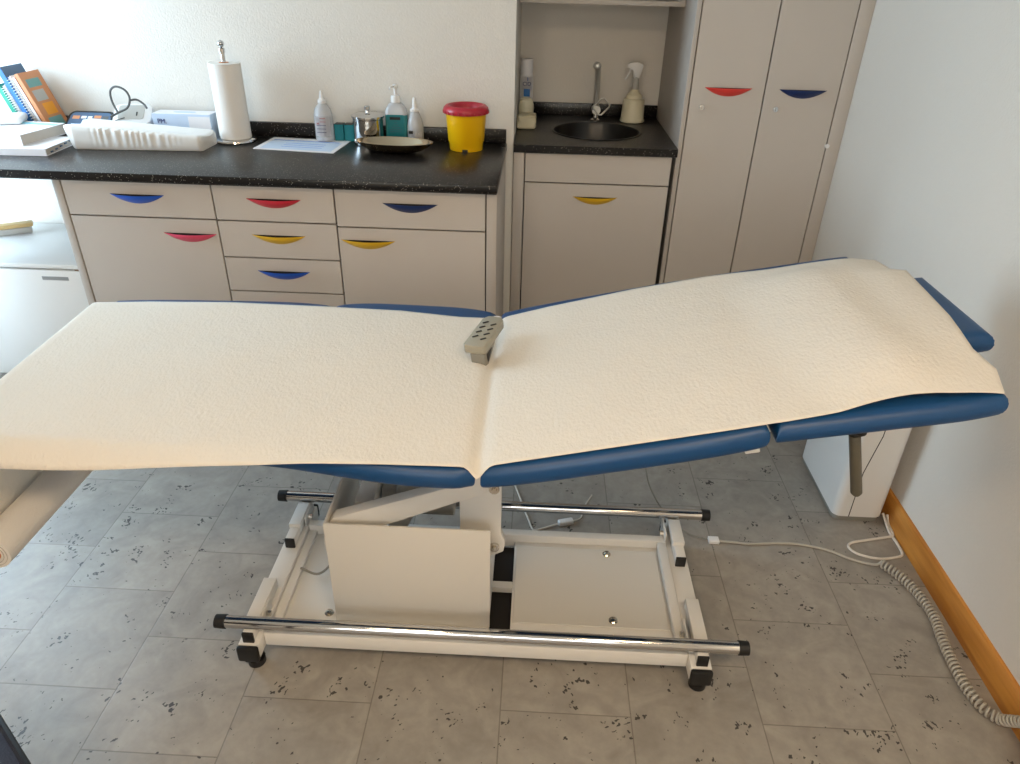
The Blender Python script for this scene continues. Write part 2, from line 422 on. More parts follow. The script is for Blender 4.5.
# left unit: drawer above a door, with a side panel toward the knee space
t1 = thing('base_cabinet', 'grey base cabinet with a blue-handled drawer above a pink-handled door, beside the white fridge', 'cabinet', (-1.454, YC, 0))
carcass(t1, -1.73, -1.178, YC, YB - .004, .1, .942)
ob('side_panel', box(nb(), -1.760, -1.732, YC - .001, YB - .004, 0, .942, .001), 'cabedge', t1)
front(t1, 'drawer', -1.73, -1.178, .807, .942, YC, -1.456, 'hblue')
front(t1, 'door', -1.73, -1.178, .1, .807, YC, -1.288, 'hpink', hz=.055)
ob('plinth', box(nb(), -1.73, -1.178, YC + .05, YC + .066, 0, .098), 'gap', t1)
t2 = thing('drawer_cabinet', 'narrow grey drawer unit with red, yellow and blue handles, middle of the left counter', 'cabinet', (-.955, YC, 0))
carcass(t2, -1.178, -.732, YC, YB - .004, .1, .942)
for z1_, z0_, hm in ((.942, .806, 'hred'), (.806, .664, 'hyel'), (.664, .527, 'hblue'), (.527, .39, 'hred'), (.39, .25, 'hyel'), (.25, .1, 'hblue')):
    front(t2, 'drawer', -1.178, -.732, z0_, z1_, YC, -.954, hm)
ob('plinth', box(nb(), -1.178, -.732, YC + .05, YC + .066, 0, .098), 'gap', t2)
t3 = thing('base_cabinet', 'grey base cabinet with a blue-handled drawer above a yellow-handled door, below the yellow sharps bucket', 'cabinet', (-.457, YC, 0))
carcass(t3, -.732, -.183, YC, YB - .004, .1, .942)
front(t3, 'drawer', -.732, -.183, .797, .942, YC, -.457, 'hnavy')
front(t3, 'door', -.732, -.183, .1, .797, YC, -.62, 'hyel', hz=.048)
ob('side_panel', box(nb(), -.181, -.144, YC - .001, YB - .004, 0, .942, .001), 'cabedge', t3)
ob('plinth', box(nb(), -.732, -.183, YC + .05, YC + .066, 0, .098), 'gap', t3)

# worktops
ZT = .98
wt = thing('worktop', 'long black speckled worktop along the back wall under the books and bottles', 'countertop', (-1.45, 2.8, ZT))
b = nb(); box(b, XL + .004, -.140, 2.472, YB - .003, .951, ZT, .004); box(b, XL + .004, -.144, 2.492, YB - .003, .9435, .952); ob('slab', b, 'top', wt)
b = nb(); box(b, XL + .004, -.144, 3.135, YB - .003, ZT + .0003, 1.038, .002); box(b, -.160, -.146, 3.085, 3.135, ZT + .0003, .9835); ob('splashback', b, 'top', wt)

# sink unit
SY = 3.155
sk = thing('sink_cabinet', 'grey cabinet under the sink with one yellow handle', 'cabinet', (.25, SY, 0))
b = nb(); box(b, -.061, -.043, SY + .0195, YN - .004, .1, .944); box(b, .556, .574, SY + .0195, YN - .004, .1, .944); box(b, -.043, .556, SY + .0195, YN - .004, .1, .118); box(b, -.043, .556, YN - .016, YN - .004, .118, .944); box(b, -.043, .556, SY + .0195, SY + .03, .118, .944)
ob('carcass', b, 'gap', sk)
ob('filler_panel', box(nb(), -.110, -.064, SY, SY + .018, .0, .945, .001), 'cab', sk)
front(sk, 'front_panel', -.062, .573, .817, .945, SY)
front(sk, 'door', -.062, .573, .1, .817, SY, .254, 'hyel', hz=.057, w=.195)
ob('plinth', box(nb(), -.062, .573, SY + .05, SY + .066, 0, .098), 'gap', sk)

st = thing('sink_worktop', 'black speckled worktop with a round sink in the niche', 'countertop', (.24, 3.5, ZT))
cx, cy, R0 = .262, 3.475, .205
x0, x1, y0, y1 = -.111, .588, 3.135, YN - .003
b = nb()
angs = sorted([2 * PI * k / 64 for k in range(64)] + [math.atan2(yy - cy, xx - cx) % (2 * PI) for xx in (x0, x1) for yy in (y0, y1)])
inn, outr = [], []
for a in angs:
    c, s = math.cos(a), math.sin(a)
    tt = min([((x1 if c > 0 else x0) - cx) / c if abs(c) > 1e-9 else 9, ((y1 if s > 0 else y0) - cy) / s if abs(s) > 1e-9 else 9])
    inn.append((cx + R0 * c, cy + R0 * s)); outr.append((cx + tt * c, cy + tt * s))
def loop(pts, z): return [b.verts.new((p[0], p[1], z)) for p in pts]
it, ot, ib, obm = loop(inn, ZT), loop(outr, ZT), loop(inn, .947), loop(outr, .947)
n = len(angs)
for k in range(n):
    j = (k + 1) % n
    b.faces.new((it[k], ot[k], ot[j], it[j])); b.faces.new((ib[k], ib[j], obm[j], obm[k]))
    b.faces.new((ot[k], obm[k], obm[j], ot[j])); b.faces.new((it[k], it[j], ib[j], ib[k]))
ob('slab', b, 'top', st, ang=30)
ob('splashback', box(nb(), x0, x1, YN - .024, YN - .004, ZT + .0003, 1.04, .002), 'top', st)
bs = ob('basin', lathe(nb(), [(R0 + .004, .9815), (R0 + .002, .984), (R0 - .006, .983), (R0 - .012, .970), (R0 - .02, .90), (R0 - .06, .845), (.05, .832), (.022, .830), (.022, .826), (R0 - .05, .838), (R0 - .006, .90), (R0 - .001, .975), (R0 + .004, .9815)], (cx, cy, 0), 64, cap=False), 'sink', st)
ob('drain', lathe(nb(), [(0, .833), (.02, .833), (.034, .835), (.036, .832), (0, .8305)], (cx, cy, 0), 24), 'steel', bs)

# faucet
fx, fy = .270, 3.735
fc = thing('faucet', 'chrome tap with a tall spout and looped lever behind the round sink', 'faucet', (fx, fy, ZT))
ob('base', lathe(nb(), [(0, ZT + .0004), (.026, ZT + .0004), (.026, ZT + .006), (.014, ZT + .012), (.012, ZT + .04), (0, ZT + .04)], (fx, fy, 0), 24), 'chrome', fc)
b = nb(); tube(b, [(fx, fy + .02, ZT + .054), (fx, fy - .035, ZT + .054)], .021, 24); ob('valve_body', b, 'satin', fc)
b = nb(); tube(b, smooth_path([(fx, fy, ZT + .06), (fx - .003, fy - .02, ZT + .15), (fx - .008, fy - .05, ZT + .225), (fx - .014, fy - .10, ZT + .262), (fx - .021, fy - .17, ZT + .272)]), .0135, 16); ob('spout', b, 'satin', fc)
b = nb(); lathe(b, [(.001, 0)] + [(.019 * math.sin(a), .019 - .019 * math.cos(a)) for a in [PI * k / 10 for k in range(1, 10)]] + [(0, .038)], (fx - .021, fy - .172, ZT + .250), 20); ob('nozzle', b, 'satin', fc)
b = nb(); zc = ZT + .064; q = [(-.022, .004), (.028, .052), (.066, .014), (.020, -.034)]
pts = []
for i in range(4):
    a, c = Vector(q[i]), Vector(q[(i + 1) % 4])
    for k in range(5): pts.append(a.lerp(c, .12 + .19 * k))
tube(b, [(fx + p.x, fy - .045, zc + p.y) for p in pts], .0042, 8, closed=True); ob('lever', b, 'satin', fc)

# wall shelf above the sink
us = thing('wall_cabinet', 'grey open wall shelf unit over the sink niche, only its bottom edge in view', 'cabinet', (.24, 3.6, 1.5))
ob('bottom_board', box(nb(), -.11, .588, 3.42, YN - .003, 1.503, 1.522, .001), 'cabedge', us)
ob('side_board', box(nb(), -.11, -.092, 3.42, YN - .003, 1.522, 2.2, .001), 'cabedge', us)
ob('side_board', box(nb(), .568, .588, 3.42, YN - .003, 1.522, 2.2, .001), 'cabedge', us)
ob('top_board', box(nb(), -.11, .588, 3.42, YN - .003, 2.2, 2.218, .001), 'cabedge', us)
ob('back_board', box(nb(), -.092, .568, YN - .02, YN - .004, 1.522, 2.2), 'cab', us)
ob('shelf_board', box(nb(), -.092, .568, 3.44, YN - .02, 1.84, 1.856), 'cabedge', us)

# tall cabinet
tc_ = thing('tall_cabinet', 'tall grey two-door cupboard with a red and a navy handle in the right corner', 'cabinet', (.92, 3.17, 0))
ob('carcass', box(nb(), .610, 1.214, 3.19, YN - .004, .1, 2.35), 'gap', tc_)
ob('side_panel', box(nb(), .590, .609, 3.168, YN - .004, 0, 2.37, .001), 'cabedge', tc_)
for x0_, x1_, hx, hm, lx in ((.611, .913, .764, 'hcoral', .666), (.913, 1.214, 1.067, 'hnavy', .970)):
    d = ob('door', box(nb(), x0_ + .0025, x1_ - .0028, 3.170, 3.188, .1, 2.35, .0012, 1), 'cab', tc_)
    handle(d, hx, 1.225, 3.170, hm, .193)
    b = nb(); tube(b, [(lx, 3.1698, 1.148), (lx, 3.162, 1.148)], .0105, 20); tube(b, [(lx, 3.1625, 1.148), (lx, 3.160, 1.148)], .0075, 16)
    box(b, lx - .0012, lx + .0012, 3.156, 3.162, 1.140, 1.156)
    ob('lock', b, 'chrome', d)
ob('filler_panel', box(nb(), 1.2155, XR - .001, 3.170, 3.188, 0, 2.37, .001), 'cab', tc_)
b = nb(); tube(b, [(1.215, 3.170, 1.008), (1.215, 3.162, 1.008)], .009, 16); ob('catch', b, 'plw', tc_)
ob('plinth', box(nb(), .611, 1.214, 3.23, 3.25, 0, .098), 'gap', tc_)
ob('top_panel', box(nb(), .611, 1.214, 3.172, YN - .004, 2.351, 2.37), 'cabedge', tc_)

# fridge in the knee space
fr = thing('mini_fridge', 'white undercounter fridge standing in the open space left of the cabinets', 'fridge', (-2.13, 2.9, 0))
ob('body', box(nb(), -2.40, -1.845, 2.69, YB - .02, .02, .535, .004), 'appl', fr)
dd = ob('door', box(nb(), -2.40, -1.845, 2.645, 2.686, .03, .528, .006), 'appl', fr)
ob('lid', box(nb(), -2.405, -1.842, 2.642, YB - .018, .536, .556, .005), 'appl', fr)
ob('badge', box(nb(), -2.01, -1.90, 2.6425, 2.6448, .487, .503, .0008, 1), 'applgrey', dd)
ob('hinge', box(nb(), -1.868, -1.846, 2.65, 2.672, .5285, .5355), 'steel', fr)
for xx in (-2.36, -1.89):
    for yy in (2.72, 3.08): ob('foot', lathe(nb(), [(.015, 0), (.015, .02)], (xx, yy, 0), 16), 'black', fr)
br = thing('brush', 'wooden-backed hand brush lying on top of the white fridge', 'brush', (-2.33, 2.98, .5565))
Mb = Matrix.Translation((-2.33, 2.98, .5565)) @ Matrix.Rotation(math.radians(32), 4, 'Z')
ob('bristles', box(nb(), -.09, .075, -.022, .022, .0005, .028, .004, M=Mb), 'greyl', br)
ob('back', box(nb(), -.10, .085, -.026, .026, .0285, .046, .006, M=Mb), 'woodp', br)

# ------------------------------------------------------------------ treatment couch
XS = -.100                        # seam between leg and back sections
SL = .240
def plane(x): return .748 if x < XS else .748 + SL * (min(x, .48) - XS) + .20 * max(0, x - .48)

def cushion(name, x0, x1, y0f, y1f, th, label=None, zoff=0.0, rr=.024, parent=None, nx=26, ny=22, endr=None, zf=None):
    """upholstered pad: crowned top, rolled edges, outline given by functions of x"""
    zf = zf or plane
    b = nb()
    def prof(e, r):               # e = distance from border -> height drop
        if e >= r: return 0
        return r - math.sqrt(max(0, r * r - (r - e) ** 2))
    xs = [0, .004, .012, .024] ; L = x1 - x0
    us = [e / L for e in (0, .002, .006, .012, .02, .03)] + [.03 / L + (1 - .06 / L) * k / nx for k in range(1, nx)] + [1 - e / L for e in (.03, .02, .012, .006, .002, 0)]
    W = y1f(0) - y0f(0)
    vs = [e / W for e in (0, .002, .006, .012, .02, .03)] + [.03 / W + (1 - .06 / W) * k / ny for k in range(1, ny)] + [1 - e / W for e in (.03, .02, .012, .006, .002, 0)]
    T, Bt = [], []
    for u in us:
        x = x0 + L * u; rt, rb = [], []
        for v in vs:
            ya, yb = y0f(x), y1f(x); y = ya + (yb - ya) * v
            eu = min(x - x0, x1 - x); ev = min(y - ya, yb - y)
            er = endr or rr
            dt = max(prof(eu, er), prof(ev, rr)); 
            db = max(prof(eu, .02), prof(ev, .026))
            z = zf(x)
            rt.append(b.verts.new((x, y, z + zoff - dt)))
            rb.append(b.verts.new((x, y, min(z + zoff - th + db, z + zoff - dt - .0005))))
        T.append(rt); Bt.append(rb)
    nu, nv = len(us), len(vs)
    for i in range(nu - 1):
        for j in range(nv - 1):
            b.faces.new((T[i][j], T[i + 1][j], T[i + 1][j + 1], T[i][j + 1]))
            b.faces.new((Bt[i][j], Bt[i][j + 1], Bt[i + 1][j + 1], Bt[i + 1][j]))
    for i in range(nu - 1):
        b.faces.new((T[i][0], Bt[i][0], Bt[i + 1][0], T[i + 1][0])); b.faces.new((T[i][-1], T[i + 1][-1], Bt[i + 1][-1], Bt[i][-1]))
    for j in range(nv - 1):
        b.faces.new((T[0][j], T[0][j + 1], Bt[0][j + 1], Bt[0][j])); b.faces.new((T[-1][j], Bt[-1][j], Bt[-1][j + 1], T[-1][j + 1]))
    o = ob(name, b, 'blue', parent, ang=60)
    if label: o['label'] = label
    return o

def smst(a, c, x):
    t_ = min(1, max(0, (x - a) / (c - a))); return t_ * t_ * (3 - 2 * t_)
couch = thing('treatment_couch', 'height-adjustable treatment couch with blue vinyl padding on a white steel base', 'treatment couch', (-.15, 1.53, 0))
def bulge(x, a, c, amt): 
    t_ = (x - a) / (c - a); return amt * (1 - (2 * t_ - 1) ** 4)
cushion('foot_pad', -1.262, -.612, lambda x: 1.215 - bulge(x, -1.295, -.612, .004), lambda x: 1.922 + bulge(x, -1.295, -.612, .024) + .036 * (x + 1.295) / .68, .058, parent=couch)
cushion('seat_pad', -.598, -.106, lambda x: 1.162 - .002 + .050 * smst(-.20, -.62, x) + .012 * smst(-.15, -.106, x), lambda x: 1.945 + bulge(x, -.598, -.106, .035) + .012 * (-.106 - x) / .5, .058, parent=couch)
cushion('back_pad', -.094, .474, lambda x: 1.168 - bulge(x, -.094, .474, .012), lambda x: 1.946 + bulge(x, -.094, .474, .012), .060, parent=couch)
def lobe(a, c, f): return (a, c, f)
# arm pads each side of the head pad, outer corner rounded toward the tip
def af(x): 
    k = max(0, (x - .80) / .10); return 1.166 + .010 * k ** 2
def arm_front_in(x):
    k = (x - .484) / .406; return 1.385 - .12 * max(0, k - .25) ** 1.3
cushion('arm_pad', .486, .902, af, arm_front_in, .052, parent=couch, ny=10, endr=.016)
cushion('arm_pad', .486, .880, lambda x: 3.118 - arm_front_in(x), lambda x: 3.118 - af(x), .056, parent=couch, ny=10)
def zmid(x): return plane(x) + .030 * smst(.50, .74, x) - .08 * max(0, x - .74)
def zh(x): return zmid(x) - .004
cushion('head_pad', .490, .985, lambda x: 1.395, lambda x: 1.735, .052, parent=couch, ny=12, zf=zh)

# steel under-frame below the pads
b = nb()
for yy in (1.30, 1.79):
    box(b, -1.20, -.10, yy - .015, yy + .015, .655, .6885, .002)
for xx in (-1.19, -.64, -.14): box(b, xx - .015, xx + .015, 1.29, 1.80, .656, .6875, .002)
ob('seat_frame', b, 'white', couch)
b = nb(); ang = math.atan(SL); Mr = Matrix.Translation((XS, 0, .748)) @ Matrix.Rotation(-ang, 4, 'Y')
for yy in (1.30, 1.79): box(b, .02, .62, yy - .015, yy + .015, -.098, -.062, .002, M=Mr)
for xx in (.05, .56): box(b, xx - .015, xx + .015, 1.22 if xx > .3 else 1.29, 1.80, -.097, -.063, .002, M=Mr)
ob('back_frame', b, 'white', couch)
b = nb()
for yy in (1.30, 1.56, 1.79): box(b, .60, .90, yy - .012, yy + .012, -.090, -.063, .002, M=Mr)
box(b, .66, .69, 1.25, 1.86, -.089, -.064, .002, M=Mr)
ob('head_frame', b, 'white', couch)
# lever grip hanging under the front arm pad
lv = nb(); tube(lv, [(.674, 1.245, .826), (.717, 1.245, .676), (.719, 1.245, .669)], [.0118, .0118, .007], 20)
lo = ob('lever', lv, 'lever', couch); lo['label'] = 'olive grey lever grip'
b = nb(); tube(b, [(.676, 1.245, .862), (.674, 1.245, .836)], .021, 20); tube(b, [(.674, 1.245, .836), (.673, 1.245, .827)], [.021, .013], 20); ob('lever_mount', b, 'black', couch)

# base
for nm, xa, xb in (('end_beam', -.737, -.682), ('end_beam', .446, .501)):
    o = ob(nm, box(nb(), xa, xb, 1.232, 1.790, .045, .092, .003), 'white', couch)
    for ya, yb in ((1.216, 1.2315), (1.7905, 1.802)):
        ob('end_cap', box(nb(), xa - .001, xb + .001, ya, yb, .043, .093, .006), 'black', o)
    for yy in (1.252, 1.765):
        b = nb(); box(b, xa + .008, xb - .008, yy - .022, yy + .022, .022, .045, .004)
        lathe(b, [(.0, .0), (.02, .0), (.023, .004), (.023, .024), (0, .024)], ((xa + xb) / 2 + .004, yy, 0), 24)
        ob('foot', b, 'black', o)
b = nb(); box(b, -.681, .445, 1.268, 1.300, .050, .096, .003); ob('front_beam', b, 'white', couch)
b = nb(); box(b, -.681, .445, 1.688, 1.716, .050, .100, .003); ob('back_beam', b, 'white', couch)
b = nb(); box(b, -.681, -.086, 1.3005, 1.6875, .050, .064, .001); box(b, -.6805, -.655, 1.3005, 1.6875, .0645, .080, .002)
pl = ob('floor_plate', b, 'white', couch)
b = nb(); box(b, -.0855, -.026, 1.3005, 1.330, .050, .064); box(b, -.026, .445, 1.3005, 1.6875, .050, .0735, .001); box(b, .418, .4448, 1.3005, 1.6875, .074, .100, .003)
pr2 = ob('floor_plate', b, 'white', couch)
ob('cover_plate', box(nb(), -.020, .412, 1.362, 1.662, .0740, .0795, .0012, 1), 'cover', pr2)
b = nb(); box(b, -.0855, -.0265, 1.49, 1.515, .056, .075); ob('cross_bar', b, 'cover', couch)
ob('shade_sheet', box(nb(), -.20, .03, 1.302, 1.685, .030, .0485), 'gap', couch)  # added dark sheet, stands in for shade on the floor below the opening
def bolt(par, x, y, z, r=.0085):
    b_ = nb(); lathe(b_, [(0, z), (r * 1.5, z), (r * 1.5, z + .0015), (r, z + .002)], (x, y, 0), 20)
    lathe(b_, [(0, z + .002), (r, z + .002), (r, z + .008), (r * .6, z + .009), (0, z + .009)], (x, y, 0), 6)
    ob('bolt', b_, 'steel', par)
bolt(pl, -.535, 1.375, .0642); bolt(pr2, .259, 1.384, .0797); bolt(pr2, .259, 1.643, .0797)

# rails with their carrier arms
for yy, s in ((1.262, 1), (1.775, -1)):
    b = nb(); tube(b, [(-.772 if s > 0 else -.768, yy, .142), (.566, yy, .142)], .0165, 28)
    rl = ob('rail', b, 'chrome', couch)
    for xa, xb in ((-.797, -.770), (.564, .590)):
        b = nb(); tube(b, [(xa, yy, .142), (xb, yy, .142)], [.0178, .0190] if xa < 0 else [.0190, .0178], 24); ob('rail_cap', b, 'black', rl)
    for xa in (-.722, .463):
        y0_, y1_ = (yy - .018, yy + .175) if s > 0 else (yy - .175, yy + .018)
        b = nb(); box(b, xa - .002, xa + .026, y0_, y1_, .0925, .1245, .002); o = ob('carrier_arm', b, 'white', rl)
        ysl = (yy + .020, yy + .165) if s > 0 else (yy - .125, yy - .020)
        b = nb(); box(b, xa - .006, xa + .030, ysl[0], ysl[1], .118, .136, .002)
        ob('sleeve', b, 'white', o)
        ye = y0_ - .006 if s > 0 else y0_ - .008
        ob('plug', box(nb(), xa - .003, xa + .027, ye, ye + .0075, .0915, .1255, .002), 'black', o)
        xi = xa + .030 if xa < 0 else xa - .022
        b = nb(); box(b, xi, xi + .004, yy + s * .05 - .035, yy + s * .05 + .05, .0925, .130, .001); ob('lug', b, 'white', o)
        b = nb(); xx = xi + (.005 if xa < 0 else -.001); tube(b, [(xx, yy + s * .06, .112), (xx + (.012 if xa < 0 else -.012), yy + s * .06, .112)], .008, 6); ob('lug_bolt', b, 'steel', o)

# lift mechanism
b = nb(); box(b, -.508, -.083, 1.350, 1.356, .065, .417, .0015)
box(b, -.508, -.502, 1.357, 1.685, .065, .417, .0015)
cv = ob('lift_cover', b, 'cover', couch)
b = nb(); prism(b, [(-.505, .392), (-.36, .392), (-.088, .519), (-.055, .545), (-.075, .60), (-.13, .655), (-.17, .655), (-.175, .532), (-.49, .410)], 1.380, 1.415, .002); ob('lift_arm', b, 'white', couch)
b = nb(); prism(b, [(-.168, .27), (-.168, .60), (-.060, .60), (-.060, .350), (-.048, .318), (-.052, .285), (-.080, .268), (-.10, .268)], 1.42, 1.444, .002)
so = ob('lift_strut', b, 'white', couch)
for xx, zz in ((-.076, .534), (-.076, .303)):
    b = nb(); tube(b, [(xx, 1.376 if zz > .5 else 1.4195, zz), (xx, 1.370 if zz > .5 else 1.411, zz)], .013, 20); tube(b, [(xx, 1.371 if zz > .5 else 1.412, zz), (xx, 1.366 if zz > .5 else 1.407, zz)], .007, 6)
    ob('pivot_bolt', b, 'steel', so)
b = nb(); box(b, -.455, -.405, 1.46, 1.73, .34, .40, .003); ob('inner_tube', b, 'white', couch)
b = nb(); tube(b, [(-.40, 1.58, .33), (-.20, 1.58, .33)], .05, 28); box(b, -.36, -.24, 1.53, 1.66, .30, .40, .02); ob('motor', b, 'greyl', couch)
b = nb(); prism(b, [(-.45, .07), (-.39, .07), (-.12, .655), (-.18, .655)], 1.66, 1.69, .002); ob('lift_arm', b, 'white', couch)
b = nb(); box(b, -.14, -.10, 1.40, 1.69, .60, .654, .003); ob('cross_member', b, 'white', couch)
# little hoses on the base
b = nb(); tube(b, smooth_path([(-.515, 1.50, .30), (-.530, 1.60, .20), (-.56, 1.56, .10), (-.60, 1.51, .075), (-.655, 1.512, .092)]), .0035, 8); ob('cable', b, 'grey', couch)
b = nb(); tube(b, smooth_path([(-.515, 1.66, .30), (-.56, 1.74, .16), (-.615, 1.735, .13), (-.62, 1.65, .08), (-.60, 1.60, .070)]), .0022, 8); ob('cable', b, 'cordw', couch)

# paper roll at the foot end, with its holder
RX, RZ, RR = -1.226, .447, .0445
pr_ = thing('paper_roll', 'roll of couch paper hanging under the foot end of the couch', 'paper roll', (RX, 1.5, RZ))
b = nb()
def ringcyl(b_, y0_, y1_, ri, ro, xc, zc, seg=40):
    R = []
    for y_, r_ in ((y0_, ri), (y0_, ro), (y1_, ro), (y1_, ri)):
        R.append([b_.verts.new((xc + r_ * math.cos(2 * PI * k / seg), y_, zc + r_ * math.sin(2 * PI * k / seg))) for k in range(seg)])
    for i in range(4):
        a, c = R[i], R[(i + 1) % 4]
        for k in range(seg): b_.faces.new((a[k], a[(k + 1) % seg], c[(k + 1) % seg], c[k]))
ringcyl(b, 1.165, 1.90, .0225, RR, RX, RZ)
rb = ob('roll', b, 'tissue', pr_)
b = nb(); ringcyl(b, 1.1637, 1.19, .0285, .0297, RX, RZ); ringcyl(b, 1.1640, 1.19, .036, .0372, RX, RZ); ob('layers', b, 'pages', rb)
b = nb(); ringcyl(b, 1.162, 1.902, .0195, .0222, RX, RZ); ob('core', b, 'orange', pr_)
b = nb(); tube(b, [(RX, 1.168, RZ), (RX, 1.93, RZ)], .008, 12); 
ob('holder_rod', b, 'dark', couch)
b = nb(); box(b, RX - .012, RX + .012, 1.905, 1.911, RZ - .012, .662); ob('roll_bracket', b, 'white', couch)

# paper sheet ----------------------------------------------------------------
def crest(y):
    pts = [(1.15, .765), (1.19, .750), (1.30, .744), (1.50, .738), (1.63, .716), (1.82, .700), (2.0, .69)]
    for (a, c), (d, e) in zip(pts, pts[1:]):
        if y <= d: return c + (e - c) * max(0, (y - a) / (d - a))
    return pts[-1][1]
def zpaper(x, y):
    z = plane(x) + .0045
    # hollow at the seam
    g = math.exp(-((x - XS) / .016) ** 2); z -= .010 * g
    e = min(y - 1.165, 1.945 - y)
    if e < .05: z -= .010 * g * (1 - e / .05)
    w_ = smst(1.08, 1.40, y) * smst(1.95, 1.73, y)
    z += (zmid(x) - plane(x)) * w_
    z += .010 * smst(.25, .85, w_) * smst(crest(y) - .20, crest(y), x) * smst(crest(y) + .14, crest(y), x)
    z += .0016 * math.sin(9 * x + 3 * y) * math.sin(7 * y + 2) * smst(.1, .5, x)
    z += .0012 * math.sin(23 * x + 8 * y) * smst(.3, .6, x)
    # small creases near the foot end corner
    z += .002 * math.exp(-((x + 1.2 + .5 * (y - 1.2)) / .03) ** 2) * smst(1.5, 1.25, y)
    return z
# right border of the paper, back corner to front corner (x, y, z)
RB = [(.930, 1.897, .968), (.930, 1.80, .980), (.938, 1.740, 1.000), (.928, 1.604, 1.000), (.917, 1.470, 1.000), (.906, 1.400, .999), (.900, 1.330, .990), (.914, 1.262, .981), (.893, 1.186, .969)]
def rbord(t_):
    s_ = t_ * (len(RB) - 1); i = min(int(s_), len(RB) - 2); f = s_ - i
    f2 = f * f * (3 - 2 * f) * .5 + f * .5
    return Vector(RB[i]).lerp(Vector(RB[i + 1]), f2)
yparam = [1.925, 1.80, 1.735, 1.604, 1.470, 1.400, 1.330, 1.262, 1.186]
def pf(x):     # front border y
    pts = [(-1.30, 1.148), (-.9, 1.148), (-.55, 1.156), (-.30, 1.168), (XS - .03, 1.172), (XS, 1.158), (XS + .03, 1.172), (.30, 1.172), (.49, 1.174), (.60, 1.183), (.68, 1.205), (.73, 1.219), (.78, 1.230), (.83, 1.220), (.893, 1.186)]
    for (a, c), (d, e) in zip(pts, pts[1:]):
        if x <= d: return c + (e - c) * (x - a) / (d - a)
    return pts[-1][1]
def pb(x):
    pts = [(-1.31, 1.885), (-1.14, 1.908), (-.9, 1.925), (-.62, 1.921), (-.39, 1.913), (-.21, 1.885), (XS, 1.885), (.05, 1.905), (.3, 1.922), (.6, 1.915), (.75, 1.903), (.935, 1.897)]
    for (a, c), (d, e) in zip(pts, pts[1:]):
        if x <= d: return c + (e - c) * (x - a) / (d - a)
    return pts[-1][1]
b = nb(); NU, NV = 240, 72; rows = []
XLP = -1.293
for j in range(NV + 1):
    tv = j / NV                                   # 0 back, 1 front
    e = rbord(tv); xl = XLP + .035 * tv; row = []
    for i in range(NU + 1):
        u_ = i / NU; x = xl + (e.x - xl) * u_
        yb_, yf_ = pb(min(x, .935)), pf(min(x, .893))
        y = yb_ + (yf_ - yb_) * tv
        w_ = smst(.50, .90, x)
        y = y * (1 - w_) + w_ * e.y
        y = y if w_ < 1 else e.y
        z = zpaper(x, y)
        wz = smst(.80, .925, x); z = z * (1 - wz) + wz * (e.z + .0)
        # front overhang of the leg section
        if x < -.4 and y < 1.21:
            z -= .035 * smst(-.40, -1.10, x) * ((1.21 - y) / .06) ** 1.5 + .004 * smst(-.4, -.6, x) * ((1.21 - y) / .06)
        row.append(b.verts.new((x, y, z)))
    rows.append(row)
for j in range(NV):
    for i in range(NU): b.faces.new((rows[j][i], rows[j + 1][i], rows[j + 1][i + 1], rows[j][i + 1]))
# the sheet continues over the foot end down to the roll
prof = [(0, 0), (-.012, -.003), (-.022, -.012), (-.026, -.03)]
last = [rows[j][0] for j in range(NV + 1)]
for p in smooth_path([(q[0], 0, q[1]) for q in prof], 3)[1:]:
    cur = []
    for j in range(NV + 1):
        r0 = rows[j][0].co; cur.append(b.verts.new((r0.x + p.x, r0.y, r0.z + p.z)))
    for j in range(NV): b.faces.new((last[j], cur[j], cur[j + 1], last[j + 1]))
    last = cur
st0 = [v.co.copy() for v in last]
for k in range(1, 9):
    f = k / 8
    cur = [b.verts.new((c.x + (RX - RR - .0015 - c.x) * f, c.y + (min(1.895, max(1.170, c.y)) - c.y) * f, c.z + (RZ - c.z) * f)) for c in st0]
    for j in range(NV): b.faces.new((last[j], cur[j], cur[j + 1], last[j + 1]))
    last = cur
ps = ob('couch_paper', b, 'paper', None, ang=80, origin=(-.2, 1.55, .75))
sm = ps.modifiers.new('thickness', 'SOLIDIFY'); sm.thickness = .0012; sm.offset = 1
tag(ps, 'long sheet of white tissue paper spread over the blue treatment couch', 'paper sheet')

# hand control ----------------------------------------------------------------
hc = thing('hand_control', 'grey push-button hand control lying on the paper at the seam of the couch', 'remote control', (-.118, 1.68, .775))
ux = Vector((.050, .172, .012)).normalized(); uz = Vector((-.12, -.20, 1)).normalized(); uy = uz.cross(ux).normalized(); uz = ux.cross(uy).normalized()
Mh = Matrix.Translation((-.124, 1.684, .800)) @ Matrix(((ux.x, uy.x, uz.x, 0), (ux.y, uy.y, uz.y, 0), (ux.z, uy.z, uz.z, 0), (0, 0, 0, 1)))
b = nb(); prism(b, [(-.082, -.024), (-.074, -.030), (.066, -.030), (.084, -.018), (.084, .018), (.066, .030), (-.074, .030), (-.082, .024)], -.012, .012, .003, M=Mh, plane='xy'); hb = ob('housing', b, 'ctrl', hc)
for i in range(4):
    for s_ in (-1, 1):
        box_m = Mh @ Matrix.Translation((-.038 + i * .026 + (.004 if s_ > 0 else -.004), s_ * .0125, .0124)) @ Matrix.Rotation(math.radians(42), 4, 'Z')
        b = nb(); box(b, -.0025, .003, -.0085, .0085, -.0002, .0014, .0006, 1, M=box_m); ob('button', b, 'inkk', hb)
b = nb(); prism(b, [(-.081, -.0122), (.010, -.0122), (-.060, -.058), (-.074, -.060)], -.028, .012, .003, M=Mh, plane='xz'); cl = ob('clip', b, 'grey', hc)
b = nb(); prism(b, [(-.066, -.018), (-.028, -.018), (-.060, -.044)], -.0295, -.0283, 0, M=Mh, plane='xz'); ob('clip_opening', b, 'inkk', cl)
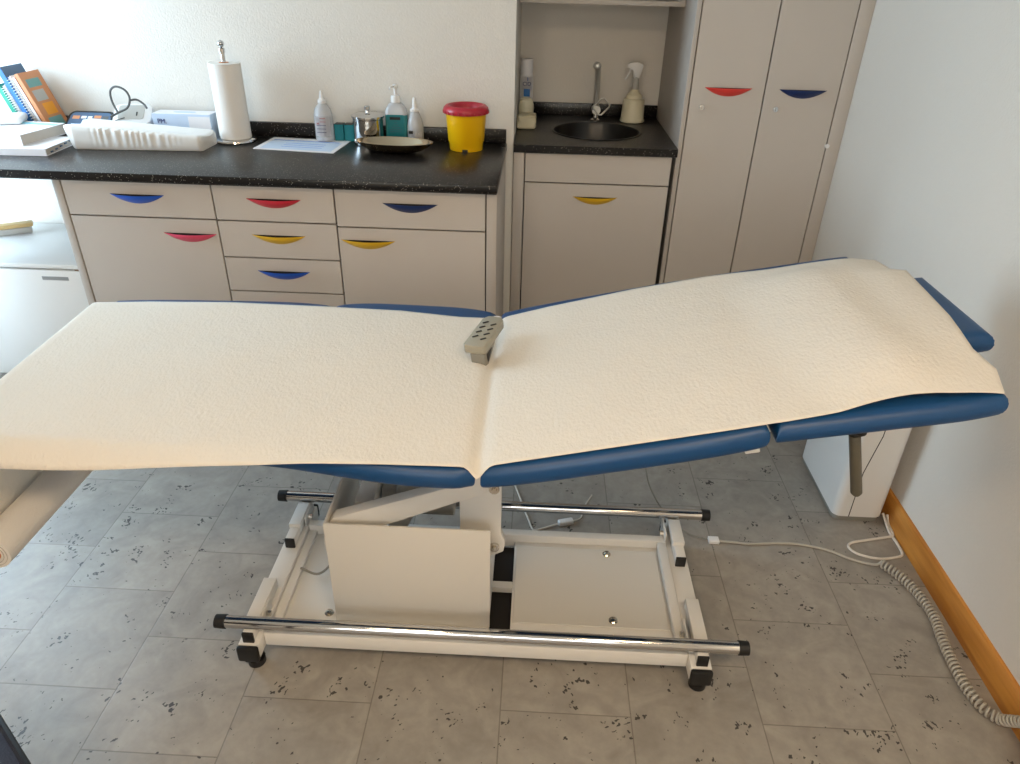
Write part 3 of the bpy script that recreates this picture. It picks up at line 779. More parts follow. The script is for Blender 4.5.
b = nb(); pts = [Mh @ Vector((.090 + .012 * math.cos(a), .012 * math.sin(a), 0)) for a in [2 * PI * k / 16 for k in range(16)]]; tube(b, pts, .0035, 8, closed=True); ob('hook', b, 'label', hc)

# ------------------------------------------------------------------ cords on the floor
cc = thing('coiled_cord', 'light grey coiled cord lying on the floor along the right skirting', 'cord', (1.2, 1.4, 0))
path = smooth_path([(1.150, 1.728, .017), (1.190, 1.665, .017), (1.212, 1.59, .017), (1.216, 1.51, .017), (1.202, 1.43, .017), (1.192, 1.34, .017), (1.192, 1.27, .017), (1.205, 1.215, .017), (1.229, 1.184, .020), (1.236, 1.162, .045), (1.240, 1.125, .085), (1.236, 1.08, .075), (1.225, 1.02, .030), (1.20, .95, .017), (1.15, .85, .017)], 10)
# arc-length resample
L_ = [0]
for a, c in zip(path, path[1:]): L_.append(L_[-1] + (c - a).length)
tot = L_[-1]; turns = int(tot / .0128); hp = []; idx = 0
for k in range(turns * 12 + 1):
    s_ = tot * k / (turns * 12)
    while idx < len(L_) - 2 and L_[idx + 1] < s_: idx += 1
    f = (s_ - L_[idx]) / max(1e-9, L_[idx + 1] - L_[idx]); p = path[idx].lerp(path[idx + 1], f)
    t_ = (path[idx + 1] - path[idx]).normalized(); x_ = Vector((0, 0, 1)).cross(t_).normalized(); y_ = t_.cross(x_)
    a = 2 * PI * k / 12; hp.append(p + (x_ * math.cos(a) + y_ * math.sin(a)) * .0122)
b = nb(); tube(b, hp, .0034, 6); ob('coil', b, 'cord', cc)
b = nb(); tube(b, smooth_path([(.645, 1.810, .005), (.70, 1.806, .005), (.753, 1.802, .005), (.84, 1.812, .005), (.919, 1.811, .005), (1.0, 1.79, .005), (1.06, 1.755, .005), (1.11, 1.735, .006), (1.14, 1.730, .010), (1.150, 1.728, .028)]), .0042, 10); ob('straight_lead', b, 'cord', cc)
b = nb(); box(b, .615, .650, 1.795, 1.823, .0008, .014, .003); ob('connector', b, 'plw', cc)
pc = nb()
tube(pc, smooth_path([(1.255, 1.955, .03), (1.258, 1.93, .006), (1.252, 1.880, .004), (1.226, 1.868, .004), (1.15, 1.848, .004), (1.095, 1.832, .004), (1.078, 1.808, .004), (1.10, 1.778, .004), (1.16, 1.762, .004), (1.225, 1.775, .004), (1.245, 1.792, .004), (1.248, 1.84, .004), (1.246, 1.90, .004), (1.243, 1.96, .03)]), .0042, 10)
tag(ob('power_cord', pc, 'cordw', None, origin=(1.2, 1.85, 0)), 'white power cord looped on the floor in front of the white air cleaner', 'cord')
dc = thing('adapter_cord', 'thin white cord with a small white inline switch on the floor behind the couch base', 'cord', (.14, 1.86, 0))
b = nb(); box(b, -.027, .027, -.011, .011, .0006, .019, .005, M=Matrix.Translation((.142, 1.862, 0)) @ Matrix.Rotation(math.radians(18), 4, 'Z')); ob('inline_switch', b, 'plw', dc)
b = nb(); tube(b, smooth_path([(.166, 1.870, .008), (.195, 1.895, .003), (.208, 1.95, .003), (.24, 2.02, .003)]), .0026, 8); tube(b, smooth_path([(.116, 1.853, .008), (.06, 1.83, .003), (.032, 1.825, .003), (.015, 1.875, .003), (-.005, 1.94, .003), (-.04, 2.06, .003), (-.10, 2.20, .003)]), .0034, 8); ob('lead', b, 'cordw', dc)
b = nb(); tube(b, smooth_path([(.36, 1.86, .69 + .05), (.37, 1.90, .45), (.40, 1.92, .20), (.44, 1.90, .10), (.50, 1.87, .03), (.55, 1.84, .006), (.612, 1.812, .006)]), .0024, 8)
tag(ob('thin_cable', b, 'grey', None, origin=(.36, 1.86, .2)), 'thin grey cable hanging from the couch back to the floor connector', 'cord')

# ------------------------------------------------------------------ white unit near right wall
uu = thing('air_cleaner', 'white floor-standing air cleaner with a rounded front corner beside the right wall', 'appliance', (1.15, 2.12, 0))
r_ = rrect(1.068, 1.238, 1.945, 2.31, .028)
b = nb(); prism(b, r_, .022, .50, 0, plane='xy'); ob('body', b, 'appl', uu, ang=30)
b = nb(); prism(b, rrect(1.074, 1.232, 1.951, 2.304, .024), .0, .0215, 0, plane='xy'); ob('base', b, 'grey', uu, ang=30)
b = nb(); prism(b, [(1.1195, .0225), (1.1225, .0225), (1.1225, .21), (1.146, .36), (1.146, .499), (1.143, .499), (1.143, .361), (1.1195, .211)], 1.9444, 1.9448); ob('seam', b, 'inkk', uu)

# ------------------------------------------------------------------ counter objects
Z = ZT + .0006
# paper towel
kx, ky = -1.268, 3.035
kt = thing('paper_towel_stand', 'chrome paper towel stand with a round base on the black worktop', 'paper towel holder', (kx, ky, Z))
ob('base', lathe(nb(), [(0, Z), (.082, Z), (.085, Z + .004), (.083, Z + .010), (.076, Z + .013), (0, Z + .013)], (kx, ky, 0), 48), 'chrome', kt)
tp = Vector((kx - .002, ky, 0))
ob('rod', lathe(nb(), [(0, Z + .013), (.0085, Z + .013), (.0085, Z + .335), (.0125, Z + .337), (.0125, Z + .352), (.008, Z + .355), (0, Z + .355)], (kx, ky, 0), 20), 'chrome', kt)
ob('finial', lathe(nb(), [(0.001, Z + .3552)] + [(.0135 * math.sin(a), Z + .369 - .0135 * math.cos(a)) for a in [PI * k / 12 for k in range(1, 12)]] + [(0, Z + .3825)], (kx, ky, 0), 20), 'chrome', kt)
rl_ = thing('paper_towel_roll', 'full white roll of paper towels standing on the chrome stand', 'paper towel roll', (kx, ky, Z + .0135))
b = nb(); seg = 56; zz0, zz1 = Z + .0145, Z + .300
outl = []
for k in range(seg + 1):
    a = 2 * PI * k / seg; r = .0605 + .004 * k / seg + (.010 * max(0, (k - seg + 5) / 5) ** 1.5); a2 = a + math.radians(172)
    outl.append((kx + r * math.cos(a2), ky + r * math.sin(a2)))
outl.append((kx + .058 * math.cos(math.radians(170)), ky + .058 * math.sin(math.radians(170))))
prism(b, outl, zz0, zz1, 0, plane='xy'); ob('towels', b, 'tissue', rl_, ang=40)
b = nb(); rr_ = [(.019, zz1 + .0004), (.019, zz1 + .002), (.0135, zz1 + .002), (.0135, zz1 + .0004)]; lathe(b, rr_ + [rr_[0]], (kx, ky, 0), 28, cap=False); ob('cardboard_core', b, 'orange', rl_)

# leaning books (front spines toward the room)
def bookset():
    lean = math.radians(-19)
    bx = -2.020; yf_, yb_ = 2.998, 3.130
    specs = [('book', 'orange_book', .016, .250, 'orange', 'orange paperback with teal and yellow cover print, last of the leaning row of books'),
             ('book', '', .012, .236, 'orange', 'thin orange-edged booklet with white front edge directly behind the orange book in the leaning row'),
             ('book', '', .014, .240, 'pages', 'white spiral-bound book in the leaning row between the orange booklet and the blue folder'),
             ('folder', '', .020, .272, 'slate', 'tall slate and blue folder rising above the leaning books'),
             ('book', '', .016, .205, 'pages', 'white spiral-bound book with green cover at the left end of the leaning row'),
             ('book', '', .018, .205, 'green', 'green book leaning at the far left edge of the worktop')]
    off = 0
    for i, (nm, _, th, h, m, lab) in enumerate(specs):
        # each book stands on its lower right edge, tilted to the left
        x_edge = bx - off / math.cos(lean)
        t_ = thing(nm, lab, 'book', (x_edge, yf_, Z + th * math.sin(-lean) + .0005), (0, lean, 0), 'books leaning on the worktop')
        yb2 = (yb_ - yf_) - (.006 * i) * 0
        def lb(bm_, nm_, mm, par): return ob(nm_, bm_, mm, par, world=False)
        o = lb(box(nb(), -th + .0015, -.0015, .002, yb2, .0025, h - .0025), 'pages', 'pages', t_)
        cvm = {0: 'orange', 1: 'orange', 2: 'label', 3: 'slate', 4: 'label', 5: 'green'}[i]
        cvm2 = {0: 'orange', 1: 'lidred', 2: 'bblue', 3: 'bblue', 4: 'green', 5: 'green'}[i]
        cf = lb(box(nb(), -.0014, 0, 0, yb2 + .002, 0, h, .0003, 1), 'front_cover', cvm, t_)
        lb(box(nb(), -th, -th + .0014, 0, yb2 + .002, 0, h, .0003, 1), 'back_cover', cvm2, t_)
        if i in (0, 1, 3, 5): lb(box(nb(), -th, 0, -.0015, 0, 0, h, .0003, 1), 'spine', {0: 'orange', 1: 'label', 3: 'bblue', 5: 'green'}[i], t_)
        if i in (2, 4):
            b_ = nb()
            for k in range(22):
                zc_ = .012 + k * (h - .024) / 21
                tube(b_, [(-th / 2 + .009 * math.cos(a), .001 + .009 * math.sin(a) - .004, zc_) for a in [2 * PI * q / 10 for q in range(10)]], .0012, 5, closed=True)
            lb(b_, 'spiral_binding', 'plw', t_)
        if i == 0:
            for z0_, z1_, y0_, y1_, mm in ((.190, .222, .02, .105, 'tealp'), (.135, .178, .02, .095, 'greyl'), (.078, .125, .035, .105, 'oranged'), (.03, .068, .02, .11, 'tealp')):
                b_ = nb(); box(b_, .0001, .0006, y0_, y1_, z0_, z1_); lb(b_, 'cover_print', mm, cf)
        off += th + .004
bookset()

# stack of thick books at the front left
s1 = thing('book', 'thick white hardback with brown tabbed edge, bottom of the flat stack on the worktop', 'book', (-1.96, 2.78, Z), (0, 0, math.radians(3)), 'flat stacked books')
def flatbook(t_, x0_, x1_, y0_, y1_, h, m, tabs=False):
    o = ob('pages', box(nb(), x0_ + .002, x1_ - .003, y0_ + .003, y1_ - .003, .0022, h - .0022, .001, 1), 'pages', t_, world=False)
    ob('lower_cover', box(nb(), x0_, x1_, y0_, y1_, 0, .002, .0005, 1), m, t_, world=False)
    ob('upper_cover', box(nb(), x0_, x1_, y0_, y1_, h - .002, h, .0005, 1), m, t_, world=False)
    ob('spine', box(nb(), x0_, x1_, y0_ - .0015, y0_ + .0015, .0, h, .0005, 1), m, t_, world=False)
    return o
pg = flatbook(s1, -.33, .10, -.112, .11, .026, 'label')
for k in range(5):
    ob('tab', box(nb(), .0965, .1005, -.08 + k * .034, -.066 + k * .034, .006 + .003 * k, .011 + .003 * k), 'slate', pg, world=False)
s2 = thing('book', 'thick white paperback with a pale cyan stripe, lying on the tabbed hardback', 'book', (-2.03, 2.82, Z + .0268), (0, 0, math.radians(-7)), 'flat stacked books')
flatbook(s2, -.27, .085, -.105, .135, .040, 'label')
ob('stripe', box(nb(), -.20, .078, .080, .112, .0402, .0405), 'cyan', s2, world=False)
s3 = thing('notepad', 'small white block of paper on top of the flat books at the left edge', 'notepad', (-2.20, 2.90, Z + .0677), (0, 0, math.radians(20)))
ob('block', box(nb(), -.12, .12, -.06, .06, 0, .030, .012, 4), 'plw', s3, world=False)

# dark zip case by the wall
zc_ = thing('zip_case', 'black-edged flat case with dark blue and brown print lying against the back wall', 'case', (-1.93, 3.03, Z))
Mz = Matrix.Translation((-1.93, 2.995, Z + .002)) @ Matrix.Rotation(math.radians(33), 4, 'X')
b = nb(); prism(b, rrect(-.058, .140, 0, .135, .03), .0, .016, .003, M=Mz, plane='xy'); ob('shell', b, 'black', zc_)
b = nb(); prism(b, rrect(-.046, .128, .012, .123, .022), .0162, .0175, 0, M=Mz, plane='xy'); pn = ob('lid_panel', b, 'slate', zc_)
for k, (xx, yy, w, h, mm) in enumerate(((-.035, .085, .030, .018, 'orange'), (.002, .088, .022, .014, 'plw'), (.030, .087, .018, .014, 'plw'), (.056, .090, .030, .016, 'orange'), (.092, .086, .025, .018, 'cordd'), (-.03, .045, .12, .012, 'lblue'))):
    b = nb(); box(b, xx, xx + w, yy, yy + h, .0177, .0183, M=Mz); ob('print', b, mm, pn)

# blood pressure monitor
bp_ = thing('blood_pressure_monitor', 'white blood pressure monitor with grey tubing loop behind the white wedge cushion', 'blood pressure monitor', (-1.70, 3.04, Z))
Mp = Matrix.Translation((-1.690, 3.012, Z + .040)) @ Matrix.Rotation(math.radians(14), 4, 'Z') @ Matrix.Rotation(math.radians(27), 4, 'X')
b = nb(); prism(b, rrect(-.075, .075, 0, .135, .03), -.022, .022, .005, M=Mp, plane='xy'); hs = ob('housing', b, 'plw', bp_)
b = nb(); prism(b, rrect(-.055, .045, .03, .12, .012), .0222, .0240, 0, M=Mp, plane='xy'); dp = ob('display', b, 'greyl', hs)
b = nb(); box(b, -.045, -.005, .045, .049, .0241, .0248, M=Mp @ Matrix.Rotation(.5, 4, 'Z')); ob('segment', b, 'inkk', dp)
ob('segment', box(nb(), .015, .02, .05, .075, .0241, .0248, M=Mp), 'inkk', dp)
b = nb(); box(b, -.07, .07, -.035, .0, -.022, -.004, .002, M=Mp); ob('stand', b, 'plw', bp_)
b = nb(); tube(b, smooth_path([(-1.745, 3.03, 1.075), (-1.765, 3.04, 1.12), (-1.762, 3.04, 1.160), (-1.735, 3.04, 1.178), (-1.700, 3.04, 1.165), (-1.688, 3.04, 1.135), (-1.70, 3.03, 1.100), (-1.735, 3.02, 1.082), (-1.765, 3.00, 1.066)]), .0042, 8)
tube(b, smooth_path([(-1.695, 3.05, 1.125), (-1.665, 3.05, 1.128), (-1.640, 3.05, 1.112), (-1.625, 3.04, 1.098)]), .0042, 8); ob('tubing', b, 'cordd', bp_)
b = nb(); box(b, -1.672, -1.622, 3.02, 3.12, Z, Z + .055, .012, M=None); ob('cuff', b, 'dark', bp_)
for k in range(3):
    ob('cuff_strap', box(nb(), -1.664 + k * .014, -1.658 + k * .014, 3.03, 3.11, Z + .0555, Z + .0575, .0005, 1), 'cordd', bp_)

# glove box
gb = thing('glove_box', 'pale blue and white cardboard glove box behind the wedge cushion, left of the paper towels', 'box', (-1.49, 3.07, Z))
ob('carton', box(nb(), -1.612, -1.368, 3.040, 3.125, Z, 1.078, .002, 1), 'lblue', gb)
b = nb(); box(b, -1.46, -1.369, 3.0390, 3.0398, Z + .01, 1.070); box(b, -1.6115, -1.369, 3.041, 3.124, 1.0782, 1.0788); pn = ob('white_panel', b, 'label', gb)
b = nb(); prism(b, [(-1.611, Z + .002), (-1.46, Z + .002), (-1.47, 1.012), (-1.53, 1.022), (-1.611, 1.028)], 3.0385, 3.0397); ob('blue_panel', b, 'mblue', gb)
text('lettering', 'PM.', .026, Matrix.Translation((-1.572, 3.0382, 1.048)) @ FACE_Y, 'ink', gb)
b = nb(); lathe(b, [(0, 1.079), (.03, 1.079), (.03, 1.0796), (0, 1.0796)], (-1.49, 3.083, 0), 24, sx=1.6, sy=.6); ob('opening', b, 'lblue', gb)

# wedge cushion
wc = thing('wedge_cushion', 'white wrinkled vinyl wedge cushion on the worktop beside the stacked books', 'cushion', (-1.58, 2.88, Z))
b = nb(); nx, nz = 90, 8
x0_, x1_ = -1.822, -1.325
def top_z(x): 
    k = (x - x0_) / (x1_ - x0_); return 1.074 - .036 * k
def yfr(x): return 2.790 + .034 * (x - x0_) / (x1_ - x0_)
def ybk(x):
    k = (x - x0_) / (x1_ - x0_); return 2.952 + .028 * k - .10 * max(0, k - .86) * 0
G = []
prof_n = 26
for i in range(nx + 1):
    k = i / nx; x = x0_ + (x1_ - x0_) * k; r = []
    wr = .0035 * math.sin(x * 230 + 2 * math.sin(x * 40)) * smst(.12, .25, k) * smst(.95, .6, k)
    yf, yk, zt = yfr(x), ybk(x), top_z(x)
    endc = min(k, 1 - k) * (x1_ - x0_)
    sh = .010 - min(.010, endc); rc = .0
    pts = [(yf + .006, Z), (yf + .001, Z + .006), (yf - .001 + wr * .4, Z + .4 * (zt - Z)), (yf - .002 + wr, Z + .75 * (zt - Z)), (yf + .000 + wr, zt - .006), (yf + .006, zt - .001 + wr * .5), (yf + .02, zt + .000 + wr * .3)]
    for q in range(1, 8):
        f = q / 8; pts.append((yf + .02 + (yk - yf - .03) * f, zt - .020 * math.sin(f * PI * .9) * (1 - k * .5)))
    pts += [(yk - .008, zt - .004), (yk, zt - .012), (yk + .001, Z + .02), (yk - .004, Z)]
    r = [b.verts.new((x + (0 if 0 < i < nx else 0) + (.022 * (p[1] - Z) / .09 * -1 if i == 0 else 0), p[0] + (sh if p[0] < (yf + yk) / 2 else -sh) * .8, p[1] - sh * (.5 if p[1] > Z + .03 else 0))) for p in pts]
    G.append(r)
for i in range(nx):
    a, c = G[i], G[i + 1]; m_ = len(a)
    for j in range(m_): b.faces.new((a[j], a[(j + 1) % m_], c[(j + 1) % m_], c[j]))
b.faces.new(G[0]); b.faces.new(G[-1][::-1])
ob('pad', b, 'vinylw', wc, ang=50)

# leaflet, bottles, boxes
lf = thing('leaflet', 'pale blue leaflet in a clear sleeve lying flat on the worktop', 'leaflet', (-.99, 3.0, Z))
def quad(bm_, P, z0_, z1_):
    return prism(bm_, P, z0_, z1_, plane='xy')
ob('sleeve', quad(nb(), [(-1.150, 2.898), (-.815, 2.862), (-.800, 3.085), (-1.136, 3.118)], Z, Z + .0022), 'label', lf)
pgm = ob('page', quad(nb(), [(-1.128, 2.912), (-.832, 2.882), (-.822, 3.035), (-1.122, 3.062)], Z + .0024, Z + .0028), 'lblue', lf)
b = nb()
quad(b, [(-1.118, 3.062), (-.835, 3.034), (-.8345, 3.041), (-1.118, 3.069)], Z + .0030, Z + .0034)
for k in range(3): quad(b, [(-1.05, 2.945 + k * .03), (-.88, 2.93 + k * .03), (-.88, 2.933 + k * .03), (-1.05, 2.948 + k * .03)], Z + .0030, Z + .0034)
ob('printed_lines', b, 'mblue', pgm)

def bottle_label(par, x, y, r, z0_, z1_, a0, a1, m, name='label', off=.0006):
    b_ = nb(); n_ = 14; A, B = [], []
    for k in range(n_ + 1):
        a = math.radians(a0 + (a1 - a0) * k / n_); A.append(b_.verts.new((x + (r + off) * math.cos(a), y + (r + off) * math.sin(a), z0_))); B.append(b_.verts.new((x + (r + off) * math.cos(a), y + (r + off) * math.sin(a), z1_)))
    for k in range(n_): b_.faces.new((A[k], A[k + 1], B[k + 1], B[k]))
    bmesh.ops.solidify(b_, geom=b_.faces[:], thickness=.0003)
    return ob(name, b_, m, par)

x_, y_ = -.905, 3.085
bt = thing('bottle', 'white translucent squeeze bottle with a pointed cap and printed label, standing on the leaflet edge', 'bottle', (x_, y_, Z + .003))
zz = Z + .003
ob('body', lathe(nb(), [(0, zz), (.036, zz), (.039, zz + .004), (.038, zz + .105), (.033, zz + .125), (.020, zz + .142), (.016, zz + .147), (0, zz + .147)], (x_, y_, 0), 36), 'bottle', bt)
ob('cap', lathe(nb(), [(.0, zz + .1475), (.017, zz + .1475), (.017, zz + .160), (.009, zz + .166), (.005, zz + .192), (.003, zz + .196), (0, zz + .196)], (x_, y_, 0), 24), 'plw', bt)
lb_ = bottle_label(bt, x_, y_, .0385, zz + .022, zz + .100, 215, 325, 'label')
text('lettering', 'M', .014, Matrix.Translation((x_ - .014, y_ - .0396, zz + .072)) @ FACE_Y, 'inkr', lb_)
for k in range(5):
    b = nb(); box(b, x_ - .006 if k < 2 else x_ - .02, x_ + .018, y_ - .0404, y_ - .0394, zz + .094 - k * .014, zz + .0955 - k * .014); ob('print_line', b, 'inkr' if k < 2 else 'ink', lb_)

for k, (xa, xb) in enumerate(((-.864, -.826), (-.822, -.778))):
    t_ = thing('small_box', ['small teal carton beside the white squeeze bottle', 'small teal carton beside the steel canister'][k], 'box', ((xa + xb) / 2, 3.10, Z), group='teal cartons on the worktop')
    ob('carton', box(nb(), xa, xb, 3.085, 3.128, Z, Z + .068, .0015, 1), 'teal', t_)
    ob('flap_line', box(nb(), xa + .001, xb - .001, 3.084, 3.127, Z + .0682, Z + .0690), 'dark', t_)

# steel canister with lid
x_, y_ = -.714, 3.064
cn = thing('canister', 'polished steel canister with a knobbed lid behind the kidney dish', 'canister', (x_, y_, Z))
ob('body', lathe(nb(), [(0, Z), (.060, Z), (.063, Z + .003), (.063, Z + .100), (.0655, Z + .103), (0.0655, Z + .106), (0, Z + .106)], (x_, y_, 0), 48), 'chrome', cn)
ld = ob('lid', lathe(nb(), [(0.067, Z + .1065), (.069, Z + .1075), (.069, Z + .113), (.050, Z + .121), (.0, Z + .124)], (x_, y_, 0), 48), 'chrome', cn)
ob('knob', lathe(nb(), [(0, Z + .1235), (.007, Z + .1235), (.006, Z + .131), (.012, Z + .136), (.012, Z + .147), (.009, Z + .150), (0, Z + .150)], (x_, y_, 0), 24), 'chrome', ld)

# soap pump bottle
x_, y_ = -.598, 3.088
sp_ = thing('soap_dispenser', 'teal soap pump bottle with a white pump head beside the steel canister', 'soap dispenser', (x_, y_, Z))
b = nb(); rr2 = [rrect(x_ - .046 + d, x_ + .046 - d, y_ - .026 + d * .5, y_ + .026 - d * .5, .018) for d in (0, 0, .0, .004, .016, .026)]
zs = [Z, Z + .06, Z + .116]
def loft(bm_, loops, zs_):
    R = [[bm_.verts.new((p[0], p[1], z)) for p in l] for l, z in zip(loops, zs_)]
    for a, c in zip(R, R[1:]):
        for k in range(len(a)): bm_.faces.new((a[k], a[(k + 1) % len(a)], c[(k + 1) % len(a)], c[k]))
    bm_.faces.new(R[0][::-1]); bm_.faces.new(R[-1]); return bm_
ob('body', loft(nb(), rr2[:3], zs[:3]), 'soap', sp_, ang=45)
ob('shoulder', loft(nb(), [rr2[2], rr2[3], rr2[4], rr2[5]], [Z + .1162, Z + .138, Z + .156, Z + .163]), 'bottle', sp_, ang=45)
ob('collar', lathe(nb(), [(0, Z + .1632), (.020, Z + .1632), (.018, Z + .188), (.006, Z + .192), (.006, Z + .217), (0, Z + .217)], (x_, y_, 0), 24), 'plw', sp_)
b = nb(); lathe(b, [(0, Z + .2172), (.012, Z + .2172), (.013, Z + .225), (.008, Z + .232), (0, Z + .233)], (x_, y_, 0), 20); tube(b, [(x_, y_, Z + .224), (x_ - .012, y_ - .024, Z + .225), (x_ - .016, y_ - .034, Z + .219)], .0045, 10); ob('pump_head', b, 'plw', sp_)
lb_ = ob('label', box(nb(), x_ - .034, x_ + .034, y_ - .0268, y_ - .0262, Z + .022, Z + .118), 'teal', sp_)
ob('name_bar', box(nb(), x_ - .024, x_ + .020, y_ - .0275, y_ - .0269, Z + .098, Z + .109), 'inkk', lb_)
for k, w in enumerate((.006, .010, .018, .026, .024)):
    ob('print_line', box(nb(), x_ - w, x_ + w, y_ - .0274, y_ - .0269, Z + .086 - k * .009, Z + .0875 - k * .009), 'slate', lb_)

# small spray bottle
x_, y_ = -.520, 3.080
sb = thing('spray_bottle', 'small clear spray bottle with a white nozzle between the teal soap and the yellow bucket', 'bottle', (x_, y_, Z))
ob('body', lathe(nb(), [(0, Z), (.030, Z), (.033, Z + .004), (.034, Z + .075), (.029, Z + .100), (.018, Z + .126), (.014, Z + .131), (0, Z + .131)], (x_, y_, 0), 32), 'bottle', sb)
ob('nozzle', lathe(nb(), [(0, Z + .1312), (.019, Z + .1312), (.019, Z + .139), (.010, Z + .143), (.008, Z + .170), (.0055, Z + .184), (0, Z + .185)], (x_, y_, 0), 24), 'plw', sb)
lb_ = bottle_label(sb, x_, y_, .033, Z + .012, Z + .064, 205, 330, 'label')
b = nb(); box(b, x_ - .022, x_ - .006, y_ - .036, y_ - .0345, Z + .048, Z + .060); ob('print_block', b, 'inkk', lb_)

# kidney dish
x_, y_ = -.582, 2.925
kd = thing('steel_dish', 'shallow polished steel dish in front of the canister and soap', 'dish', (x_, y_, Z))
b = nb(); seg = 64
pr_in = [(0, .0035), (.45, .0035), (.72, .012), (.90, .029), (.975, .041), (1.02, .0430), (1.02, .0415), (.985, .0390), (.915, .027), (.74, .011), (.46, .0), (0, .0)]
R = []
for r, z in pr_in:
    ring = []
    for k in range(seg):
        a = 2 * PI * k / seg; rx, ry = .155, .080
        ring.append(b.verts.new((x_ + r * rx * math.cos(a), y_ + r * ry * math.sin(a) - .010 * r * math.cos(2 * a) * 0, Z + z)))
    R.append(ring)
for a, c in zip(R, R[1:]):
    for k in range(seg): b.faces.new((a[k], a[(k + 1) % seg], c[(k + 1) % seg], c[k]))
bmesh.ops.remove_doubles(b, verts=b.verts, dist=1e-6)
bmesh.ops.transform(b, matrix=Matrix.Translation((x_, y_, 0)) @ Matrix.Rotation(math.radians(-4), 4, 'Z') @ Matrix.Translation((-x_, -y_, 0)), verts=b.verts)
ob('bowl', b, 'dishsteel', kd, ang=60)

# sharps bucket
x_, y_ = -.302, 3.022
sh = thing('sharps_bucket', 'yellow sharps bucket with a red lid at the right end of the worktop', 'bucket', (x_, y_, Z))
ob('bucket', lathe(nb(), [(0, Z + .004), (.062, Z + .004), (.064, Z), (.067, Z), (.070, Z + .03), (.073, Z + .034), (.082, Z + .145), (.084, Z + .150), (0, Z + .150)], (x_, y_, 0), 48), 'amber', sh)
ob('foot_notch', box(nb(), x_ - .010, x_ + .012, y_ - .0685, y_ - .060, Z + .0005, Z + .010), 'inkk', sh)
ldr = ob('lid', lathe(nb(), [(.084, Z + .141), (.090, Z + .142), (.093, Z + .152), (.090, Z + .163), (.082, Z + .171), (.072, Z + .173), (.063, Z + .168), (.058, Z + .160), (.055, Z + .1505), (.0, Z + .1505)], (x_, y_, 0), 48), 'lidred', sh)
b = nb()
for k in range(24):
    a = 2 * PI * k / 24; box(b, -.004, .004, -.0025, .0025, Z + .143, Z + .153, .001, 1, M=Matrix.Translation((x_ + .0915 * math.cos(a), y_ + .0935 * math.sin(a), 0)) @ Matrix.Rotation(a + PI / 2, 4, 'Z'))
ob('lid_rib', b, 'lidred', ldr)
ob('drop_slot', prism(nb(), rrect(x_ - .046, x_ + .044, y_ - .030, y_ + .034, .026), Z + .1507, Z + .1515, plane='xy'), 'inkk', ldr)

# niche objects
x_, y_ = -.075, 3.70
sc_ = thing('spray_can', 'tall white spray can with blue print standing in the left corner of the niche', 'spray can', (x_, y_, Z))
ob('can', lathe(nb(), [(0, Z), (.030, Z), (.032, Z + .003), (.032, Z + .200), (.028, Z + .208), (0, Z + .208)], (x_, y_, 0), 32), 'plw', sc_)
ob('cap', lathe(nb(), [(0, Z + .2085), (.0285, Z + .2085), (.0285, Z + .272), (.026, Z + .276), (0, Z + .276)], (x_, y_, 0), 32), 'label', sc_)
lb_ = bottle_label(sc_, x_, y_, .032, Z + .12, Z + .200, 230, 320, 'label')
text('lettering', 'CID', .024, Matrix.Translation((x_ + .002, y_ - .0335, Z + .168)) @ FACE_Y, 'ink', lb_)
b = nb(); box(b, x_ - .012, x_ + .018, y_ - .0345, y_ - .0335, Z + .112, Z + .146); box(b, x_ + .004, x_ + .007, y_ - .0342, y_ - .0335, Z + .182, Z + .198); ob('print_block', b, 'bblue', lb_)
x_, y_ = -.072, 3.605
sj = thing('jar', 'round cream jar between the spray can and the crumpled white box in the niche', 'jar', (x_, y_, Z))
ob('body', lathe(nb(), [(0, Z), (.030, Z), (.033, Z + .006), (.036, Z + .05), (.036, Z + .085), (.030, Z + .108), (.018, Z + .118), (0, Z + .119)], (x_, y_, 0), 32), 'cream', sj)
bx_ = thing('soft_box', 'crumpled white paper pack on the sink worktop beside the niche wall', 'pack', (-.068, 3.50, Z))
b = nb(); box(b, -.108, -.022, 3.452, 3.545, Z + .0015, Z + .062, .010, 3)
bmesh.ops.subdivide_edges(b, edges=b.edges[:], cuts=2, use_grid_fill=True)
for v in b.verts:
    v.co.x += .0025 * math.sin(v.co.z * 300 + v.co.y * 90); v.co.y += .003 * math.sin(v.co.x * 260 + v.co.z * 120); v.co.z += .002 * math.sin(v.co.x * 200) if v.co.z > Z + .02 else 0
b.verts.ensure_lookup_table(); mz = min(v.co.z for v in b.verts)
for v in b.verts: v.co.z += Z + .0005 - mz
ob('pack', b, 'sponge', bx_)

x_, y_ = .452, 3.735
tg = thing('trigger_sprayer', 'cream trigger spray bottle to the right of the sink', 'spray bottle', (x_, y_, Z))
ob('bottle', lathe(nb(), [(0, Z), (.055, Z), (.060, Z + .003), (.060, Z + .008), (.056, Z + .020), (.052, Z + .100), (.049, Z + .106), (.040, Z + .110), (.037, Z + .124), (.024, Z + .136), (.017, Z + .150), (0, Z + .150)], (x_, y_, 0), 40), 'cream', tg)
ob('neck', lathe(nb(), [(0, Z + .1502), (.017, Z + .1502), (.016, Z + .175), (.013, Z + .205), (0, Z + .205)], (x_, y_, 0), 24), 'greyl', tg)
b = nb(); prism(b, [(x_ - .046, Z + .262), (x_ - .046, Z + .245), (x_ - .020, Z + .235), (x_ - .012, Z + .200), (x_ + .012, Z + .200), (x_ + .028, Z + .250), (x_ + .028, Z + .262), (x_ + .0, Z + .272), (x_ - .03, Z + .270)], y_ - .012, y_ + .012, .003); ob('head', b, 'plw', tg)
b = nb(); tube(b, smooth_path([(x_ - .030, y_, Z + .242), (x_ - .036, y_, Z + .222), (x_ - .044, y_, Z + .205), (x_ - .052, y_, Z + .192)]), .0045, 8); ob('trigger', b, 'plw', tg)

